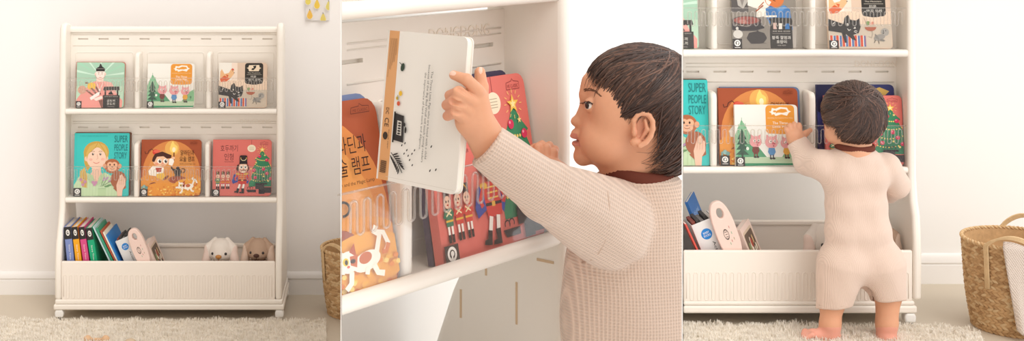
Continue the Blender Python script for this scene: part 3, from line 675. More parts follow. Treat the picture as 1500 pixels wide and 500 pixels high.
    mb = MB(); boxL(mb, q['x1'], q['d0'], q['d1'], q['z0'], q['zm'], M_shelf, x0=q['x0']); boxL(mb, q['x1'] - 2 * k, q['d0'] + 1.5 * k, q['d1'], q['zm'], q['z1'], M_shelf, x0=q['x0'] if q['x0'] is None else q['x0'] + 2 * k)
    mb.build('base_plinth', root, 2.2 * k * wu, 3, auto=40)
    for cx in ([q['x0'] + 8 * k] if q['x0'] is not None else []) + [q['x1'] - 7 * k]:
        for cd in (q['d0'] + 7 * k, q['d1'] - 10 * k):
            zf = D['floor']; h = q['z0'] - zf
            c = MB(); c.prism([(-6 * k, .25 * h), (-6.6 * k, .7 * h), (-5 * k, h), (5 * k, h), (6.6 * k, .7 * h), (6 * k, .25 * h)], lambda x, z: T(cx + x, cd - 6 * k, zf + z), lambda x, z: T(cx + x, cd + 6 * k, zf + z), M_caster)
            o = c.build('caster', root, 2.2 * k * wu, 4, auto=40)
            w = MB(); R = .28 * h
            for xo in (-3.4, 1.0): w.prism([(R * math.cos(i * math.pi / 8), R + R * math.sin(i * math.pi / 8)) for i in range(16)], lambda y, z: T(cx + xo * k, cd + y, zf + z), lambda y, z: T(cx + (xo + 2.4) * k, cd + y, zf + z), M_steel)
            w.build('wheel', o, auto=40)
    return root
def zt_f(r): return r['dtop'] - 2
M_slot_shade = mat('d8bd9d', .8, 'slot_shade_tan', .1)  # shade of the side panel slots, put into the colour
def unit(v): return Vector(v).normalized()
def book(O, U, V, t, art, col, label, group=None, a0=0.0, rc=.06, cat='book', inset=.0, name='picture_book', page=None, backc=None, eps=None):
    """O bottom-left of the front face, U to the right, V up; the body lies behind the face"""
    W, H = U.length, V.length; u = U / W; v = V / H; n = u.cross(v).normalized()
    root = thing(name, O + U * (.5 if not CUT[0] else .95) - n * t * .5, label, cat, group)
    r = rc * W / max(1 - a0, .2); tc = t * .16; mc = mat(col, .5, None, .3)
    def outline(W, H, r):
        p = [(0, 0)]
        for cx, cy, a in ((W - r, r, 270), (W - r, H - r, 0)):
            p += [(cx + r * math.cos(math.radians(a + q)), cy + r * math.sin(math.radians(a + q))) for q in (0, 22, 45, 68, 90)]
        return p + [(0, H)]
    at = lambda e: (lambda x, y: O + u * x + v * y - n * e)
    mb = MB(); mb.prism(outline(W, H, r), at(tc), at(0), mc); mb.prism(outline(W, H, r), at(t), at(t - tc), mat(backc, .5, None, .3) if backc else mc)
    if not a0: mb.prism([(0, 0), (tc, 0), (tc, H), (0, H)], at(t - tc), at(tc), mc)
    mb.build('cover', root)
    i = W * .008 + inset; mb = MB()
    mb.prism([(x if x > 0 else (0 if a0 else tc), y + i * (1 if y < H / 2 else -1)) for x, y in outline(W - i, H, r)], at(t - tc), at(tc), mat(page, .8, None, .1) if page else M_page); mb.build('page_block', root)
    if art:
        A_ = ART[art] if isinstance(art, str) else art
        mb = MB(); A_.put(mb, O, U, V, n, eps or W * .00012, a0, 1.0, rc)
        CUTFILL[0] = False; mb.build('cover_print', root); CUTFILL[0] = True
    return root
# ================================================================== ROOM A: the whole bookshelf
def TA(x, d, z): return A.w((x, F + d, z))
def TC(x, d, z): return C.w((x, F + d, z))
def XZ(fr, px, py, d): v = fr.u(px, py, d); return v[0], v[2]
def slab(name, pts, z0, z1, m, kind='structure'):
    mb = MB(); mb.prism(pts, lambda x, y: Vector((x, y, z0)), lambda x, y: Vector((x, y, z1)), m)
    o = mb.build(name); o['kind'] = kind; return o
def baseboard(fr, name, x0, x1, d, py0, py1, py2, fl, thick=5):
    """moulded skirting: plain foot, groove, rounded cap"""
    z = lambda py: fr.u(0, py, d)[2]; s = fr.s; zb = (fl - ZC) / s
    prof = [(d, zb), (d - thick, zb), (d - thick, z(py1) - 1), (d - thick + 1.6, z(py1)), (d - thick + 1.4, z(py1) + 2), (d - thick - .6, z(py1) + 3.2), (d - thick - .2, z(py0) - 5), (d - thick + 2, z(py0) - 1.5), (d - 1, z(py0)), (d, z(py0))]
    mb = MB(); mb.prism(prof, lambda q, zz: fr.w((x0, F + q, zz)), lambda q, zz: fr.w((x1, F + q, zz)), M_base)
    return struct(mb.build(name, auto=30))
wd = 139
xa, xb = A.P(-140, 0, wd)[0], A.P(612, 0, wd)[0]; yw = A.P(0, 0, wd)[1]
M_wallA = noise_bump(mat('f5f2f0', .85, 'wall_paint_rosy', .15), 40, .05, .001)
slab('wall_back', [(xa, yw), (xb, yw), (xb, yw + .12), (xa, yw + .12)], FLA, A.P(0, -75, wd)[2], M_wallA)
slab('floor', [(xa, 7.12), (A.P(552, 0, -175)[0], 7.12), (xb, yw), (xa, yw)], FLA - .3, FLA, M_floor)
baseboard(A, 'baseboard_back', A.u(-140, 0, wd)[0], A.u(612, 0, wd)[0], wd, 398, 410, 431, FLA)
dlA, dbA = 30, 67
zA = lambda py, d=dlA: A.u(0, py, d)[2]
xA = lambda px, d=dlA: A.u(px, 0, d)[0]
def rowdict(z, t, sl, lt, lb, gt, dt, lines, divs, nm, x, db, k):
    return dict(top=z(t, db), bot=z(lb), slot=z(sl, db), ltop=z(lt), ztop=z(lt), gtop=z(gt), dtop=z(dt, db), lines=[(z(q, db), w) for q, w in lines], div=[(x(p), x(q)) for p, q in divs], name=nm)
def side_profile(z, d0, dl, db, k, pys):
    ptop, p1, p2, p3, pb = pys     # top, start of sweep, mid, end of sweep, base
    return [(d0 + 1, z(pb, d0)), (d0, z(p3 + 12, d0)), (d0 + .05 * (dl - d0), z(p3 - 8, d0)), (d0 + .25 * (dl - d0), z(p2 + 8, dl)), (d0 + .62 * (dl - d0), z(p2 - 12, dl)), (dl - 2.5, z(p1 + 6, dl)), (dl - 2, z(p1 - 20, dl)),
            (dl + 1, z(ptop + 30, dl)), (dl + 4 * k, z(ptop + 8, dl)), (dl + 10 * k, z(ptop + 1, dl)), (dl + 20 * k, z(ptop, dl)), (db + 9 * k, z(ptop + 4, dl)), (db + 13 * k, z(ptop + 20, dl)), (db + 16 * k, z(p1 - 40, dl)), (db + 34 * k, z(p1 + 5, dl)), (db + 56 * k, z(p3, dl)), (db + 62 * k, z(pb, d0))]
DA = dict(xl=lambda d: -461.0, xr=-147.0, xo=-137.5, xlo=-470.5, left=True, dl=dlA, db=dbA, floor=A.u(0, 470, 0)[2],
          side=side_profile(zA, 2, dlA, dbA, 1, (35, 298, 340, 385, 440)),
          rows=[rowdict(zA, 40, 57, 160, 168, 115, 75, [(47, .8), (51, .5), (67, .6)], [(196, 203), (301, 308)], (xA(352, dbA), xA(396, dbA), zA(51, dbA), zA(45, dbA)), xA, dbA, 1),
                rowdict(zA, 168, 186.5, 290, 298, 245, 205, [(178, .6), (181, .5), (197, .6)], [(195, 202), (299.5, 306)], (xA(352, dbA), xA(396, dbA), zA(181, dbA), zA(175, dbA)), xA, dbA, 1)],
          bin=dict(d0=3, d1=104, z0=A.u(0, 440, 4)[2], z1=A.u(0, 383, 4)[2], zb=A.u(0, 357, 104)[2], r0=A.u(0, 437, 4)[2], r1=A.u(0, 403, 4)[2]),
          base=dict(x0=A.u(81, 0, 0)[0] - 3, x1=A.u(418, 0, 0)[0] - 2, d0=0, d1=126, z0=A.u(0, 455, 0)[2], zm=A.u(0, 447, 0)[2], z1=A.u(0, 440, 0)[2]))
bookshelf(TA, A.s, 1, DA, 'complete cream front-facing bookshelf on casters, three picture books on each of two tiers', A.P(250, 470, 60))
def shelf_book(fr, z, px0, px1, pyt, pyb_z, d0, d1, t, art, col, label, group, a0=0.0, **kw):
    """a book standing face-out: foot at depth d0 on the ledge, head leaning back to d1"""
    hh = fr.u(0, pyt, d1)[2] - pyb_z; pyb_z = pyb_z - 1.3 + t * (d1 - d0) / math.hypot(hh, d1 - d0) + .4
    O = fr.w((fr.u(px0, 0, d0)[0], F + d0, pyb_z)); R = fr.w((fr.u(px1, 0, d0)[0], F + d0, pyb_z))
    tx = fr.u(px0, 0, d0)[0]
    T_ = fr.w((tx, F + d1, fr.u(0, pyt, d1)[2]))
    return book(O, R - O, T_ - O, t * fr.s, art, col, label, group, a0, **kw)
G1 = 'picture books on the upper tier of the left bookshelf'; G2 = 'picture books on the middle tier of the left bookshelf'
lz1, lz2 = DA['rows'][0]['ltop'], DA['rows'][1]['ltop']
shelf_book(A, zA, 110.8, 180.5, 91.5, lz1, 44, 54, 5, 'hat', 'a9cdb5', 'green picture book with a man in a black hat and pink robe, whole cover showing', G1)
shelf_book(A, zA, 109.9, 182, 90.6, lz1, 49.8, 59.8, 5, None, 'c98d7c', 'reddish book almost hidden behind the green picture book with the man in the black hat', G1)
shelf_book(A, zA, 215, 284, 93.3, lz1, 44, 54, 5, 'pigs', 'efece4', 'white three pigs picture book between the green book and the cat book, untouched', G1)
shelf_book(A, zA, 320, 390.5, 92, lz1, 44, 54, 5, 'cat', 'dcc2ac', 'cream picture book with black cat and hen, its full cover and black oval title showing', G1)
shelf_book(A, zA, 107.3, 187.8, 195.3, lz2, 44, 54, 4, 'super', '3fc4bf', 'teal hardback with a blonde woman and monkey on its complete cover', G2, rc=.02)
shelf_book(A, zA, 108.5, 190.3, 194.2, lz2, 49, 59, 6, None, '7a4f3c', 'brown book peeping out behind the teal hardback with the whole blonde woman', G2, rc=.02)
shelf_book(A, zA, 205.8, 293.7, 204.8, lz2, 44, 54, 6, 'lamp', 'a5502f', 'orange picture book showing boy, torch, lamp and cat together, in the left bookshelf', G2)
shelf_book(A, zA, 311, 397, 204.8, lz2, 44, 54, 6, 'soldier', 'e0776d', 'coral picture book with wooden soldier and fir tree, fully visible in the left bookshelf', G2)
# ---- the bin: leaning books seen from their spines
def side_book(fr, pl, pr, slope, d0, depth, zb, col, label, group, art=None, sp=None, toptone=None, cover_art=None, name='board_book', rc=.03, turn=0.0):
    """pl, pr: top corners of the spine in picture units; slope: sideways drift per unit of height"""
    a = fr.u(pl[0], pl[1], d0); b = fr.u(pr[0], pr[1], d0)
    v = Vector((-slope, 0, 1)).normalized(); ud = Vector((math.sin(turn), math.cos(turn), 0)); ud = (ud - v * ud.dot(v)).normalized(); n = ud.cross(v); t = (b - a).dot(Vector((v.z, 0, -v.x)))
    L = (b.z - zb - t * n.z - .3) / v.z; O = b - v * L
    Ow = fr.w(O); s = fr.s
    r = book(Ow, ud * depth * s, v * L * s, t * s, cover_art, col, label, group, rc=rc, name=name, page=toptone)
    if sp:
        a_ = Art(0, 0, 10, 100, col); sp(a_); mb = MB()
        a_.put(mb, Ow - n * t * s, n * t * s, v * L * s, Vector((0, -1, 0)), t * s * .002); mb.build('spine_print', r)
    return r
def spine(top, txt, word):
    def f(a):
        a.rect(0, 0, 10, 18, INK); a.ell(5, 8.5, 2.7, 4.6, 'f1ede6'); a.ell(5, 8.5, 1.5, 2.6, INK); a.ell(5.3, 8, .8, 1.5, 'f1ede6')
        a.text(txt, 3.6, 26, 6.4, 48, 'f4f0ea', 90); a.text(word, 2.6, 56, 7.4, 84, 'f7f4ef', 90)
    return f
GB = 'board books leaning in the storage bin of the left bookshelf'
zbA = DA['bin']['z0'] + 4.2
for pl, pr, col, nm, lb in (((93.2, 332), (103.6, 332.2), '7f8fc4', 'a', 'blue spined board book, first on the left against the bin wall'), ((104.7, 332.2), (113.4, 332.2), 'f0a81e', 'b', 'yellow spined board book between the blue and the pink spines in the bin'),
                            ((114.7, 332.3), (123.6, 332.2), 'd84f86', 'c', 'pink spined board book between the yellow and green spines in the bin'), ((125, 333.4), (134.6, 333.5), '1fa878', 'd', 'green spined board book right of the pink spine in the bin')):
    side_book(A, pl, pr, .1 + .02 * 'abcd'.index(nm), 14, 66, zbA, col, lb, GB, sp=spine(0, 'Story Time', {'a': 'ABC', 'b': '123', 'c': 'BOOK', 'd': 'LION'}[nm]), toptone='d9cfc4')
for pl, pr, sl, dep, col, lb, tt in (((135, 331.6), (137.6, 332), .48, 62, 'bcd6d6', 'pale blue thin book leaning just right of the green spined board book', 'eef0ea'), ((138.8, 333), (142.6, 334), .48, 60, '3f9a78', 'dark green thin book leaning between pale blue and rust books in the bin', 'e9e2d6'),
                                     ((145.5, 337), (148.4, 338), .48, 62, 'b4573c', 'rust coloured thin book under the yellow topped one in the bin', 'e6cf4f'), ((149.4, 338.6), (152.4, 340), .48, 58, 'efe6d6', 'white thin book leaning beside the blue picture book in the bin', 'e3c545'), ((153.8, 342.4), (157, 344), .48, 74, '2f7fc6', 'blue glossy book leaning against the white box in the left bin', 'efeae2')):
    side_book(A, pl, pr, sl, 16, dep, zbA, col, lb, GB, toptone=tt)
def box_set(fr, tl, tr, slope, d0, dep, zb, label, sc=1):
    """open-topped white slip case holding thin books"""
    a = fr.u(*tl, d0); b = fr.u(*tr, d0); n = Vector(((b - a).x, 0, (b - a).z)); t = n.length; n.normalize(); v = Vector((-n.z, 0, n.x)); s = fr.s
    # the case leans, standing on the lower right corner
    bl = (a.z - zb) / v.z; L = min(bl, (b.z - zb + t * abs(n.z)) / v.z); L = (b.z - zb) / v.z if b.z < a.z else (a.z - zb) / v.z
    m = mat('e4e2e0', .5, None, .3); Z = lambda x, y, z: fr.w(a + n * x + Vector((0, y, 0)) - v * (L - z))
    root = thing('slip_case', Z(t / 2, dep / 2, 0), label, 'box')
    mb = MB(); w = 1.0 * sc
    mb.box(Z, 0, t, 0, w, 0, L, m); mb.box(Z, 0, w, w, dep, 0, L, m); mb.box(Z, t - w, t, w, dep, 0, L, m); mb.box(Z, w, t - w, dep - w, dep, 0, L * .99, m); mb.box(Z, w, t - w, w, dep - w, 0, w, m)
    mb.build('case', root, .4 * s * sc)
    art = Art(0, 0, t, L, 'e4e2e0'); k = t / 23
    art.ell(10.5 * k, 12.5 * k, 5.2 * k, 5.2 * k, '2b83cf', n=30); art.text('BABY', 7.5 * k, 10.2 * k, 13.5 * k, 12.2 * k, 'f3f3f3'); art.text('BOOKS', 7.2 * k, 13 * k, 13.8 * k, 15 * k, 'f3f3f3')
    art.text('Sensory', 17 * k, 19 * k, 20.4 * k, 40 * k, '2b2b2b', 90); art.text('Activity', 12 * k, 21 * k, 15.4 * k, 41 * k, '2b2b2b', 90)
    mb = MB(); art.put(mb, Z(0, 0, 0), Z(t, 0, 0) - Z(0, 0, 0), Z(0, 0, L) - Z(0, 0, 0), Vector((0, -1, 0)), t * s * .001); mb.build('case_print', root)
    for i in range(5):
        mb = MB(); x = w * 1.5 + (t - 3 * w) * (i + .1) / 5
        mb.box(Z, x, x + (t - 3 * w) / 5 * .8, dep * .12, dep - 2 * w, 1.2 * w, L - 1 + 3.2 * sc * (i % 2) + (3 if i == 0 else 1) * sc, mat(('8d4a40', '4a4644', '8f8a86', '3f3d3c', 'c3bdb6')[i], .6)); mb.build('thin_book', root, .3 * s)
    return root
box_set(A, (168.8, 354.3), (190, 345), .35, 20, 50, zbA, 'white slip case with blue round label leaning in the left bin')
def toy_phone(fr, c, rx, ry, tilt, d0, thick, label):
    """flat pink toy with an oval hand hole"""
    O = fr.u(c[0], c[1], d0); v = Vector((-math.sin(tilt), 0, math.cos(tilt))); n = Vector((v.z, 0, -v.x)); s = fr.s
    m = mat('ecd0c4', .45, None, .35); out = []; hole = []
    for i in range(40):
        t = 2 * math.pi * i / 40; cs, sn = math.cos(t), math.sin(t)
        out.append((rx * math.copysign(abs(cs) ** .75, cs), ry * math.copysign(abs(sn) ** .8, sn))); hole.append((.02 * rx + rx * .3 * cs, ry * .6 + ry * .17 * sn))
    W = lambda p, e: fr.w(O + n * p[0] + v * p[1] + Vector((0, e, 0)) + Vector((0, -.0, 0)))
    root = thing('toy_phone', fr.w(O - v * ry), label, 'toy')
    vs = [W(p, 0) for p in out] + [W(p, 0) for p in hole] + [W(p, thick) for p in out] + [W(p, thick) for p in hole]; N = 40; fs = []
    for i in range(N):
        j = (i + 1) % N
        fs += [(i, j, N + j, N + i), (2 * N + i, 3 * N + i, 3 * N + j, 2 * N + j), (j, i, 2 * N + i, 2 * N + j), (N + i, N + j, 3 * N + j, 3 * N + i)]
    mb = MB(); mb.add(vs, fs, m); mb.build('body', root, .9 * s * rx / 8, 3, auto=50)
    art = Art(-1, -1, 1, 1, 'ecd0c4')
    art.arc(-.1, .1, .22, .16, 0, 360, .05, '6a5d55', 18)
    for y in (.02, .1, .18): art.line([(-.2, y), (.02, y)], .03, '8a7a70')
    for i, (x, y) in enumerate(((.35, -.1), (.4, .1), (.45, .3), (.2, .35), (.0, .42))): art.ell(x, y, .04, .05, ('c98f86', '9fb59a', 'b9a58a')[i % 3])
    mb = MB(); art.put(mb, W((-rx, -ry), 0), W((rx, -ry), 0) - W((-rx, -ry), 0), W((-rx, ry), 0) - W((-rx, -ry), 0), Vector((0, -1, 0)), .01 * s); mb.build('face_print', root)
    return root
toy_phone(A, (203.5, 364), 11, 30, .38, 9, 9.5, 'pink toy phone with oval hand hole leaning in the left bin')
def frame_book(fr, pl, pr, slope, d0, dep, zb, label, turn=0.0):
    """pink framed flap book lying on its side, picture facing up and right"""
    art = Art(0, 0, 100, 100, 'ead2c6'); art.rr(8, 8, 92, 92, 6, 'd9c0a8'); art.rr(12, 12, 88, 88, 5, '6e5a4c')
    r_ = random.Random(5)
    for i in range(26): art.ell(r_.uniform(18, 82), r_.uniform(18, 82), r_.uniform(4, 9), r_.uniform(4, 8), r_.choice(['e3c08a', 'b5533f', '8d9a6a', 'f0e3cf', 'c98a5a', '4d3c33']), r_.uniform(0, 90), n=12)
    return side_book(fr, pl, pr, slope, d0, dep, zb, 'ead0c4', label, None, cover_art=art, toptone='ead8cc', name='picture_book', rc=.05, turn=turn)
frame_book(A, (208, 362), (217, 358), .42, 20, 56, zbA, 'pink edged picture book at the right end of the row in the left bin')
# ---- plush rabbits
def rabbit(fr, c, k, furh, earh, nose, label, d, yaw=0.0, flip=1, tilt=0.0, zb=None, body=True):
    o = fr.u(c[0], c[1], d); s = fr.s
    fur = noise_bump(mat(furh, .95, 'plush_' + furh, .05), 900 * .0039 / s, .6, .004, 5, .06); ear_in = mat(earh, .95, 'plush_inner_' + earh, .05)
    R = Matrix.Rotation(yaw, 3, 'Z') @ Matrix.Rotation(tilt, 3, 'Y')
    def L(x, y, z): return o + (R @ Vector((x, y, z))) * k
    root = thing('rabbit_plush', fr.w((o.x, o.y, zb if zb is not None else o.z - 40 * k)), label, 'plush toy')
    g = SDF(); g.ell(L(0, 0, 0), (17.5 * k, 16 * k, 17 * k)); g.ell(L(0, -6, -6), (12 * k, 12 * k, 9.5 * k), 5 * k); g.ell(L(-9, -4, -5), (7 * k,) * 3, 5 * k); g.ell(L(9, -4, -5), (7 * k,) * 3, 5 * k)
    mb = MB(); sdf_add(mb, fr, *g.mesh(1.1 * k), fur); mb.build('head', root)
    if body:
        hz = (o.z - zb) / k - 3
        g = SDF(); g.ell(L(0, 4, -hz * .5 - 5), (15 * k, 14 * k, (hz * .5 - 5) * k)); g.cone(L(-12, -4, -20), L(-17, -12, -hz + 8), 5 * k, 5 * k, 3 * k); g.cone(L(12, -4, -20), L(17, -12, -hz + 8), 5 * k, 5 * k, 3 * k)
        mb = MB(); sdf_add(mb, fr, *g.mesh(1.4 * k), fur); mb.build('torso', root)
    for sg in (-1, 1):
        g = SDF(); g.cone(L(sg * 9, 2, 14), L(sg * 17, -2, 3), 4 * k, 6.5 * k, 4 * k); g.cone(L(sg * 17, -2, 3), L(sg * 21, -5, -17), 6.5 * k, 7 * k, 4 * k)
        v, f = g.mesh(1.0 * k); cx = np.array(L(sg * 17, 0, 0))
        ax = np.array(L(sg * 30, -14, -8)) - np.array(L(0, 0, 0)); ax /= np.linalg.norm(ax)
        mb = MB(); sdf_add(mb, fr, v, f, [fur, ear_in], lambda q: (((q - cx) @ ax) > 4.6 * k).astype(int)); mb.build('ear', root)
        mb = MB(); mb.ball(fr.w(L(sg * 9.6, -14.2, -2.5)), 2.1 * k * s, mat('2a2320', .15, 'bead_eye', .6), 12, 8); mb.build('eye', root)
    mb = MB(); p = L(0, -18.6, -6); mb.ball(fr.w(p), (4.6 * k * s, 2.2 * k * s, 3 * k * s), mat(nose, .7), 14, 8); mb.build('nose', root)
    mb = MB(); q = lambda x, z: fr.w(L(x, -18.0 + abs(x) * .25, z)); mb.tube([q(0, -8.5), q(0, -11.5)], .45 * k * s, mat(nose, .7), 5); mb.tube([q(-4, -11.8), q(-2, -13.2), q(0, -11.5), q(2, -13.2), q(4, -11.8)], .45 * k * s, mat(nose, .7), 5); mb.build('mouth_stitch', root)
    return root
rabbit(A, (324, 366), 1.02, 'efe4d9', 'e9d2c6', 'b98046', 'cream plush rabbit with orange-brown nose sitting in the left bin', 34, yaw=-.1, zb=zbA)
rabbit(A, (379, 365), .96, 'c2a48e', 'd9c0ae', '4d3026', 'brown plush rabbit with dark nose beside the cream one in the left bin', 34, yaw=-.12, zb=zbA)
# ---- poster
art = Art(0, 0, 35, 50, 'edebe8')
def pear(x, y, c):
    art.ell(x, y + 2, 4.6, 5, 'f6ecc8'); art.ell(x, y + 2, 4, 4.5, c); art.poly([(x - 3.6, y), (x - 1.4, y - 5.5), (x, y - 6.5), (x + 1.4, y - 5.5), (x + 3.6, y)], c); art.line([(x, y - 6), (x - .4, y - 8)], .8, '4a4038')
for x, y, c in ((4, 3, 'e8cf62'), (20, 4, 'e3cd6d'), (31, 8, 'e6cf7a'), (5, 18, 'e0cd78'), (13, 24, 'ecc555'), (17, 26, 'e9c553'), (34, 28, 'ded07a'), (6.5, 41, 'ebbb56'), (26, 46, 'dfcb72'), (4, 21, 'e2d06a'), (18, 26, 'e7c659')):
    if (x, y) not in ((13, 24), (4, 21), (18, 26), (5, 18)): pear(x, y, c)
pear(4, 20, 'e2d06a')
O = A.P(447.5, 30, wd - 3); U = A.P(482.5, 30, wd - 3) - O; V = A.P(447.5, -20, wd - 3) - O
pr = thing('wall_print', O + U * .5, 'small white print of yellow pears on the wall above the basket', 'picture')
mb = MB(); n = Vector((0, -1, 0)); mb.hexa([O, O + U, O + U - n * .01, O - n * .01, O + V, O + U + V, O + U + V - n * .01, O + V - n * .01], mat('e6e2e0', .7)); art.put(mb, O + n * .01, U, V, n, .0003); mb.build('card', pr)
# ---- woven baskets
M_sea = noise_bump(mat('cba67a', .8, 'seagrass', .15), 60, .5, .003, 5, .25)
M_sea2 = noise_bump(mat('d8ba90', .8, 'seagrass_pale', .15), 60, .5, .003, 5, .2)
M_sea3 = noise_bump(mat('b48f66', .8, 'seagrass_dark', .15), 60, .5, .003, 5, .2)
def basket(fr, cpx, d, rt, rm, rb, ztop, zfloor, label, handles, k=1.0):
    c = fr.u(cpx, 0, d); s = fr.s; H = ztop - zfloor
    root = thing('woven_basket', fr.w((c.x, c.y, zfloor)), label, 'basket')
    def rad(t): return rb + (rm - rb) * math.sin(min(1, t / .75) * math.pi / 2) + (rt - rm) * max(0, (t - .6) / .4) ** 1.3
    rows = int(H / (3.7 * k)); mb = MB(); r_ = random.Random(9)
    N = 64; vs = []; fs = []                                        # inner skin
    for i in range(rows + 1):
        t = i / rows
        for q in range(N): a_ = 2 * math.pi * q / N; R = rad(t) - 1.6 * k; vs.append(fr.w((c.x + R * math.cos(a_), c.y + R * math.sin(a_), zfloor + 1 + (H - 1) * t)))
    for i in range(rows):
        for q in range(N): fs.append((i * N + q, i * N + (q + 1) % N, (i + 1) * N + (q + 1) % N, (i + 1) * N + q))
    fs.append(tuple(range(N))[::-1]); mb.add(vs, fs, M_sea, True)
    for i in range(rows):                                           # slanted flat strands, row over row
        z = zfloor + H * (i + .5) / rows; R = rad((i + .5) / rows); n = int(2 * math.pi * R / (6.2 * k)); h = H / rows * .62
        for q in range(n):
            a0 = 2 * math.pi * (q + .5 * (i % 2) + r_.uniform(-.08, .08)) / n; da = 2 * math.pi / n * .62; tl = (.32 if i % 2 else -.32) * h
            ring = []
            for u_, (w, o_) in ((-1, (.3, -.4)), (-.5, (.9, .7)), (0, (1, 1.1)), (.5, (.9, .7)), (1, (.3, -.4))):
                an = a0 + da * u_ * 1.1; zz = z + tl * u_ * 2
                for dz, dr in ((-h * w, -.6 * k), (0, 1.0 * k * o_), (h * w, -.6 * k)):
                    RR = R + dr + (.8 * k if dz == 0 else 0); ring.append(fr.w((c.x + RR * math.cos(an), c.y + RR * math.sin(an), zz + dz)))
            ff = []
            for u_ in range(4):
                for w in range(2): b0 = u_ * 3 + w; ff.append((b0, b0 + 3, b0 + 4, b0 + 1))
            mb.add(ring, ff, r_.choice((M_sea, M_sea, M_sea2, M_sea3)), True)
    for q in range(2):                                              # braided rim
        pts = [fr.w((c.x + (rt + 1.1 * k * math.sin(40 * a_ + q * math.pi)) * math.cos(a_), c.y + (rt + 1.1 * k * math.sin(40 * a_ + q * math.pi)) * math.sin(a_), ztop + 1.1 * k * math.cos(40 * a_ + q * math.pi))) for a_ in [2 * math.pi * i / 320 for i in range(320)]]
        mb.tube(pts, 1.5 * k * s, M_sea2 if q else M_sea, 6, closed=True)
    mb.build('body', root)
    for a0, a1, drop, rise in handles:                              # carrying loops: two tails sewn down the wall and an arch over the rim
        mb = MB()
        for sh in (-1.2, 0, 1.2):
            pts = []
            def at(ang, z, off): R = (rad((z - zfloor) / H) if z < ztop else rt) + off; return fr.w((c.x + R * math.cos(ang) + 0, c.y + R * math.sin(ang), z))
            w = sh * 1.5 * k / rt
            for t in (1, .6, .3, 0): pts.append(at(a0 + w, ztop - drop * t, 3 * k))
            for i in range(1, 12):
                t = i / 12; pts.append(at(a0 + w + (a1 - a0) * t, ztop + (rise + sh * k) * math.sin(math.pi * t) ** .8, 3 * k))
            for t in (0, .3, .6, 1): pts.append(at(a1 + w, ztop - drop * t, 3 * k))
            mb.tube(pts, 1.35 * k * s, M_sea2, 6)
        mb.build('handle', root)
    return root
fz = A.u(0, 470, 0)[2]
basket(A, 525, 41, 55, 53, 45, A.u(0, 362, 41)[2], fz, 'woven seagrass basket half hidden at the right edge of the left scene', [(math.radians(205), math.radians(255), 44, 14)], 1.0)
# ---- shag rugs
def pile_mat(h, name):
    m = mat(h, .95, name, .05); n, l = nodes(m); t = n.new('ShaderNodeBsdfTranslucent'); t.inputs[0].default_value = hexc(h); x = n.new('ShaderNodeMixShader'); x.inputs[0].default_value = .45
    l.new(n['Principled BSDF'].outputs[0], x.inputs[1]); l.new(t.outputs[0], x.inputs[2]); l.new(x.outputs[0], n['Material Output'].inputs[0]); return m
M_pile = pile_mat('fcf8f1', 'wool_pile'); M_pile2 = pile_mat('f6f0e6', 'wool_pile_cream'); M_backing = mat('f3ece0', .95, 'rug_backing', .1)
def rug(fr, outline, zf, label, k=1.0, n=9000, seed=1, thick=4.0, spots=()):
    """outline: (x, depth) corners in room units"""
    r_ = np.random.default_rng(seed); s = fr.s; ol = np.array(outline, float); cen = ol.mean(0)
    root = thing('shag_rug', fr.w((cen[0], F + cen[1], zf)), label, 'rug')
    mb = MB(); mb.prism(outline, lambda x, d: fr.w((x, F + d, zf + .1)), lambda x, d: fr.w((x, F + d, zf + thick)), M_backing); mb.build('backing', root)
    lo, hi = ol.min(0), ol.max(0); P = r_.uniform(lo, hi, (n, 2)); ins = np.zeros(n, bool)
    for i in range(len(ol)):
        a_, b_ = ol[i - 1], ol[i]; cnd = (a_[1] > P[:, 1]) != (b_[1] > P[:, 1]); xx = (b_[0] - a_[0]) * (P[:, 1] - a_[1]) / (b_[1] - a_[1] + 1e-9) + a_[0]; ins ^= cnd & (P[:, 0] < xx)
    P = P[ins]; mb = MB(); m1 = mb.mi(M_pile); m2 = mb.mi(M_pile2); vs = []; fs = []; ms = []
    for x, d in P:
        clump = .5 + .5 * math.sin(x * .11 / k + 2 * math.sin(d * .13 / k)) * math.sin(d * .17 / k + x * .05 / k)
        for b_ in range(4):
            an = r_.uniform(0, 2 * math.pi); h = k * r_.uniform(3.5, 7.5) * (.6 + .75 * clump); sp = k * r_.uniform(.8, 4.5); w = k * r_.uniform(.35, .6)
            dx, dd = math.cos(an), math.sin(an); px_, pd_ = -dd * w, dx * w; o = len(vs)
            for t, ww in ((0, 1), (.5, .9), (1, .25)):
                cx_, cd_ = x + dx * sp * t * t, d + dd * sp * t * t; z = zf + thick * .7 + h * math.sin(t * 1.5)
                vs.append(fr.w((cx_ + px_ * ww, F + cd_ + pd_ * ww, z))); vs.append(fr.w((cx_ - px_ * ww, F + cd_ - pd_ * ww, z)))
            fs += [(o, o + 1, o + 3, o + 2), (o + 2, o + 3, o + 5, o + 4)]; q = m1 if r_.random() < .7 else m2; ms += [q, q]
    mb.v = vs; mb.f = fs; mb.m = ms; mb.sm = [True] * len(fs); o = mb.build('pile', root); o['kind'] = 'stuff'
    return root
rug(A, [(-690, -16), (-520, -14), (-300, -17), (-150, -14), (-72, -20), (-70, -60), (-66, -172), (-690, -172)], fz, 'cream shag rug in front of the complete bookshelf on the left', 1.0, 15000, 1)
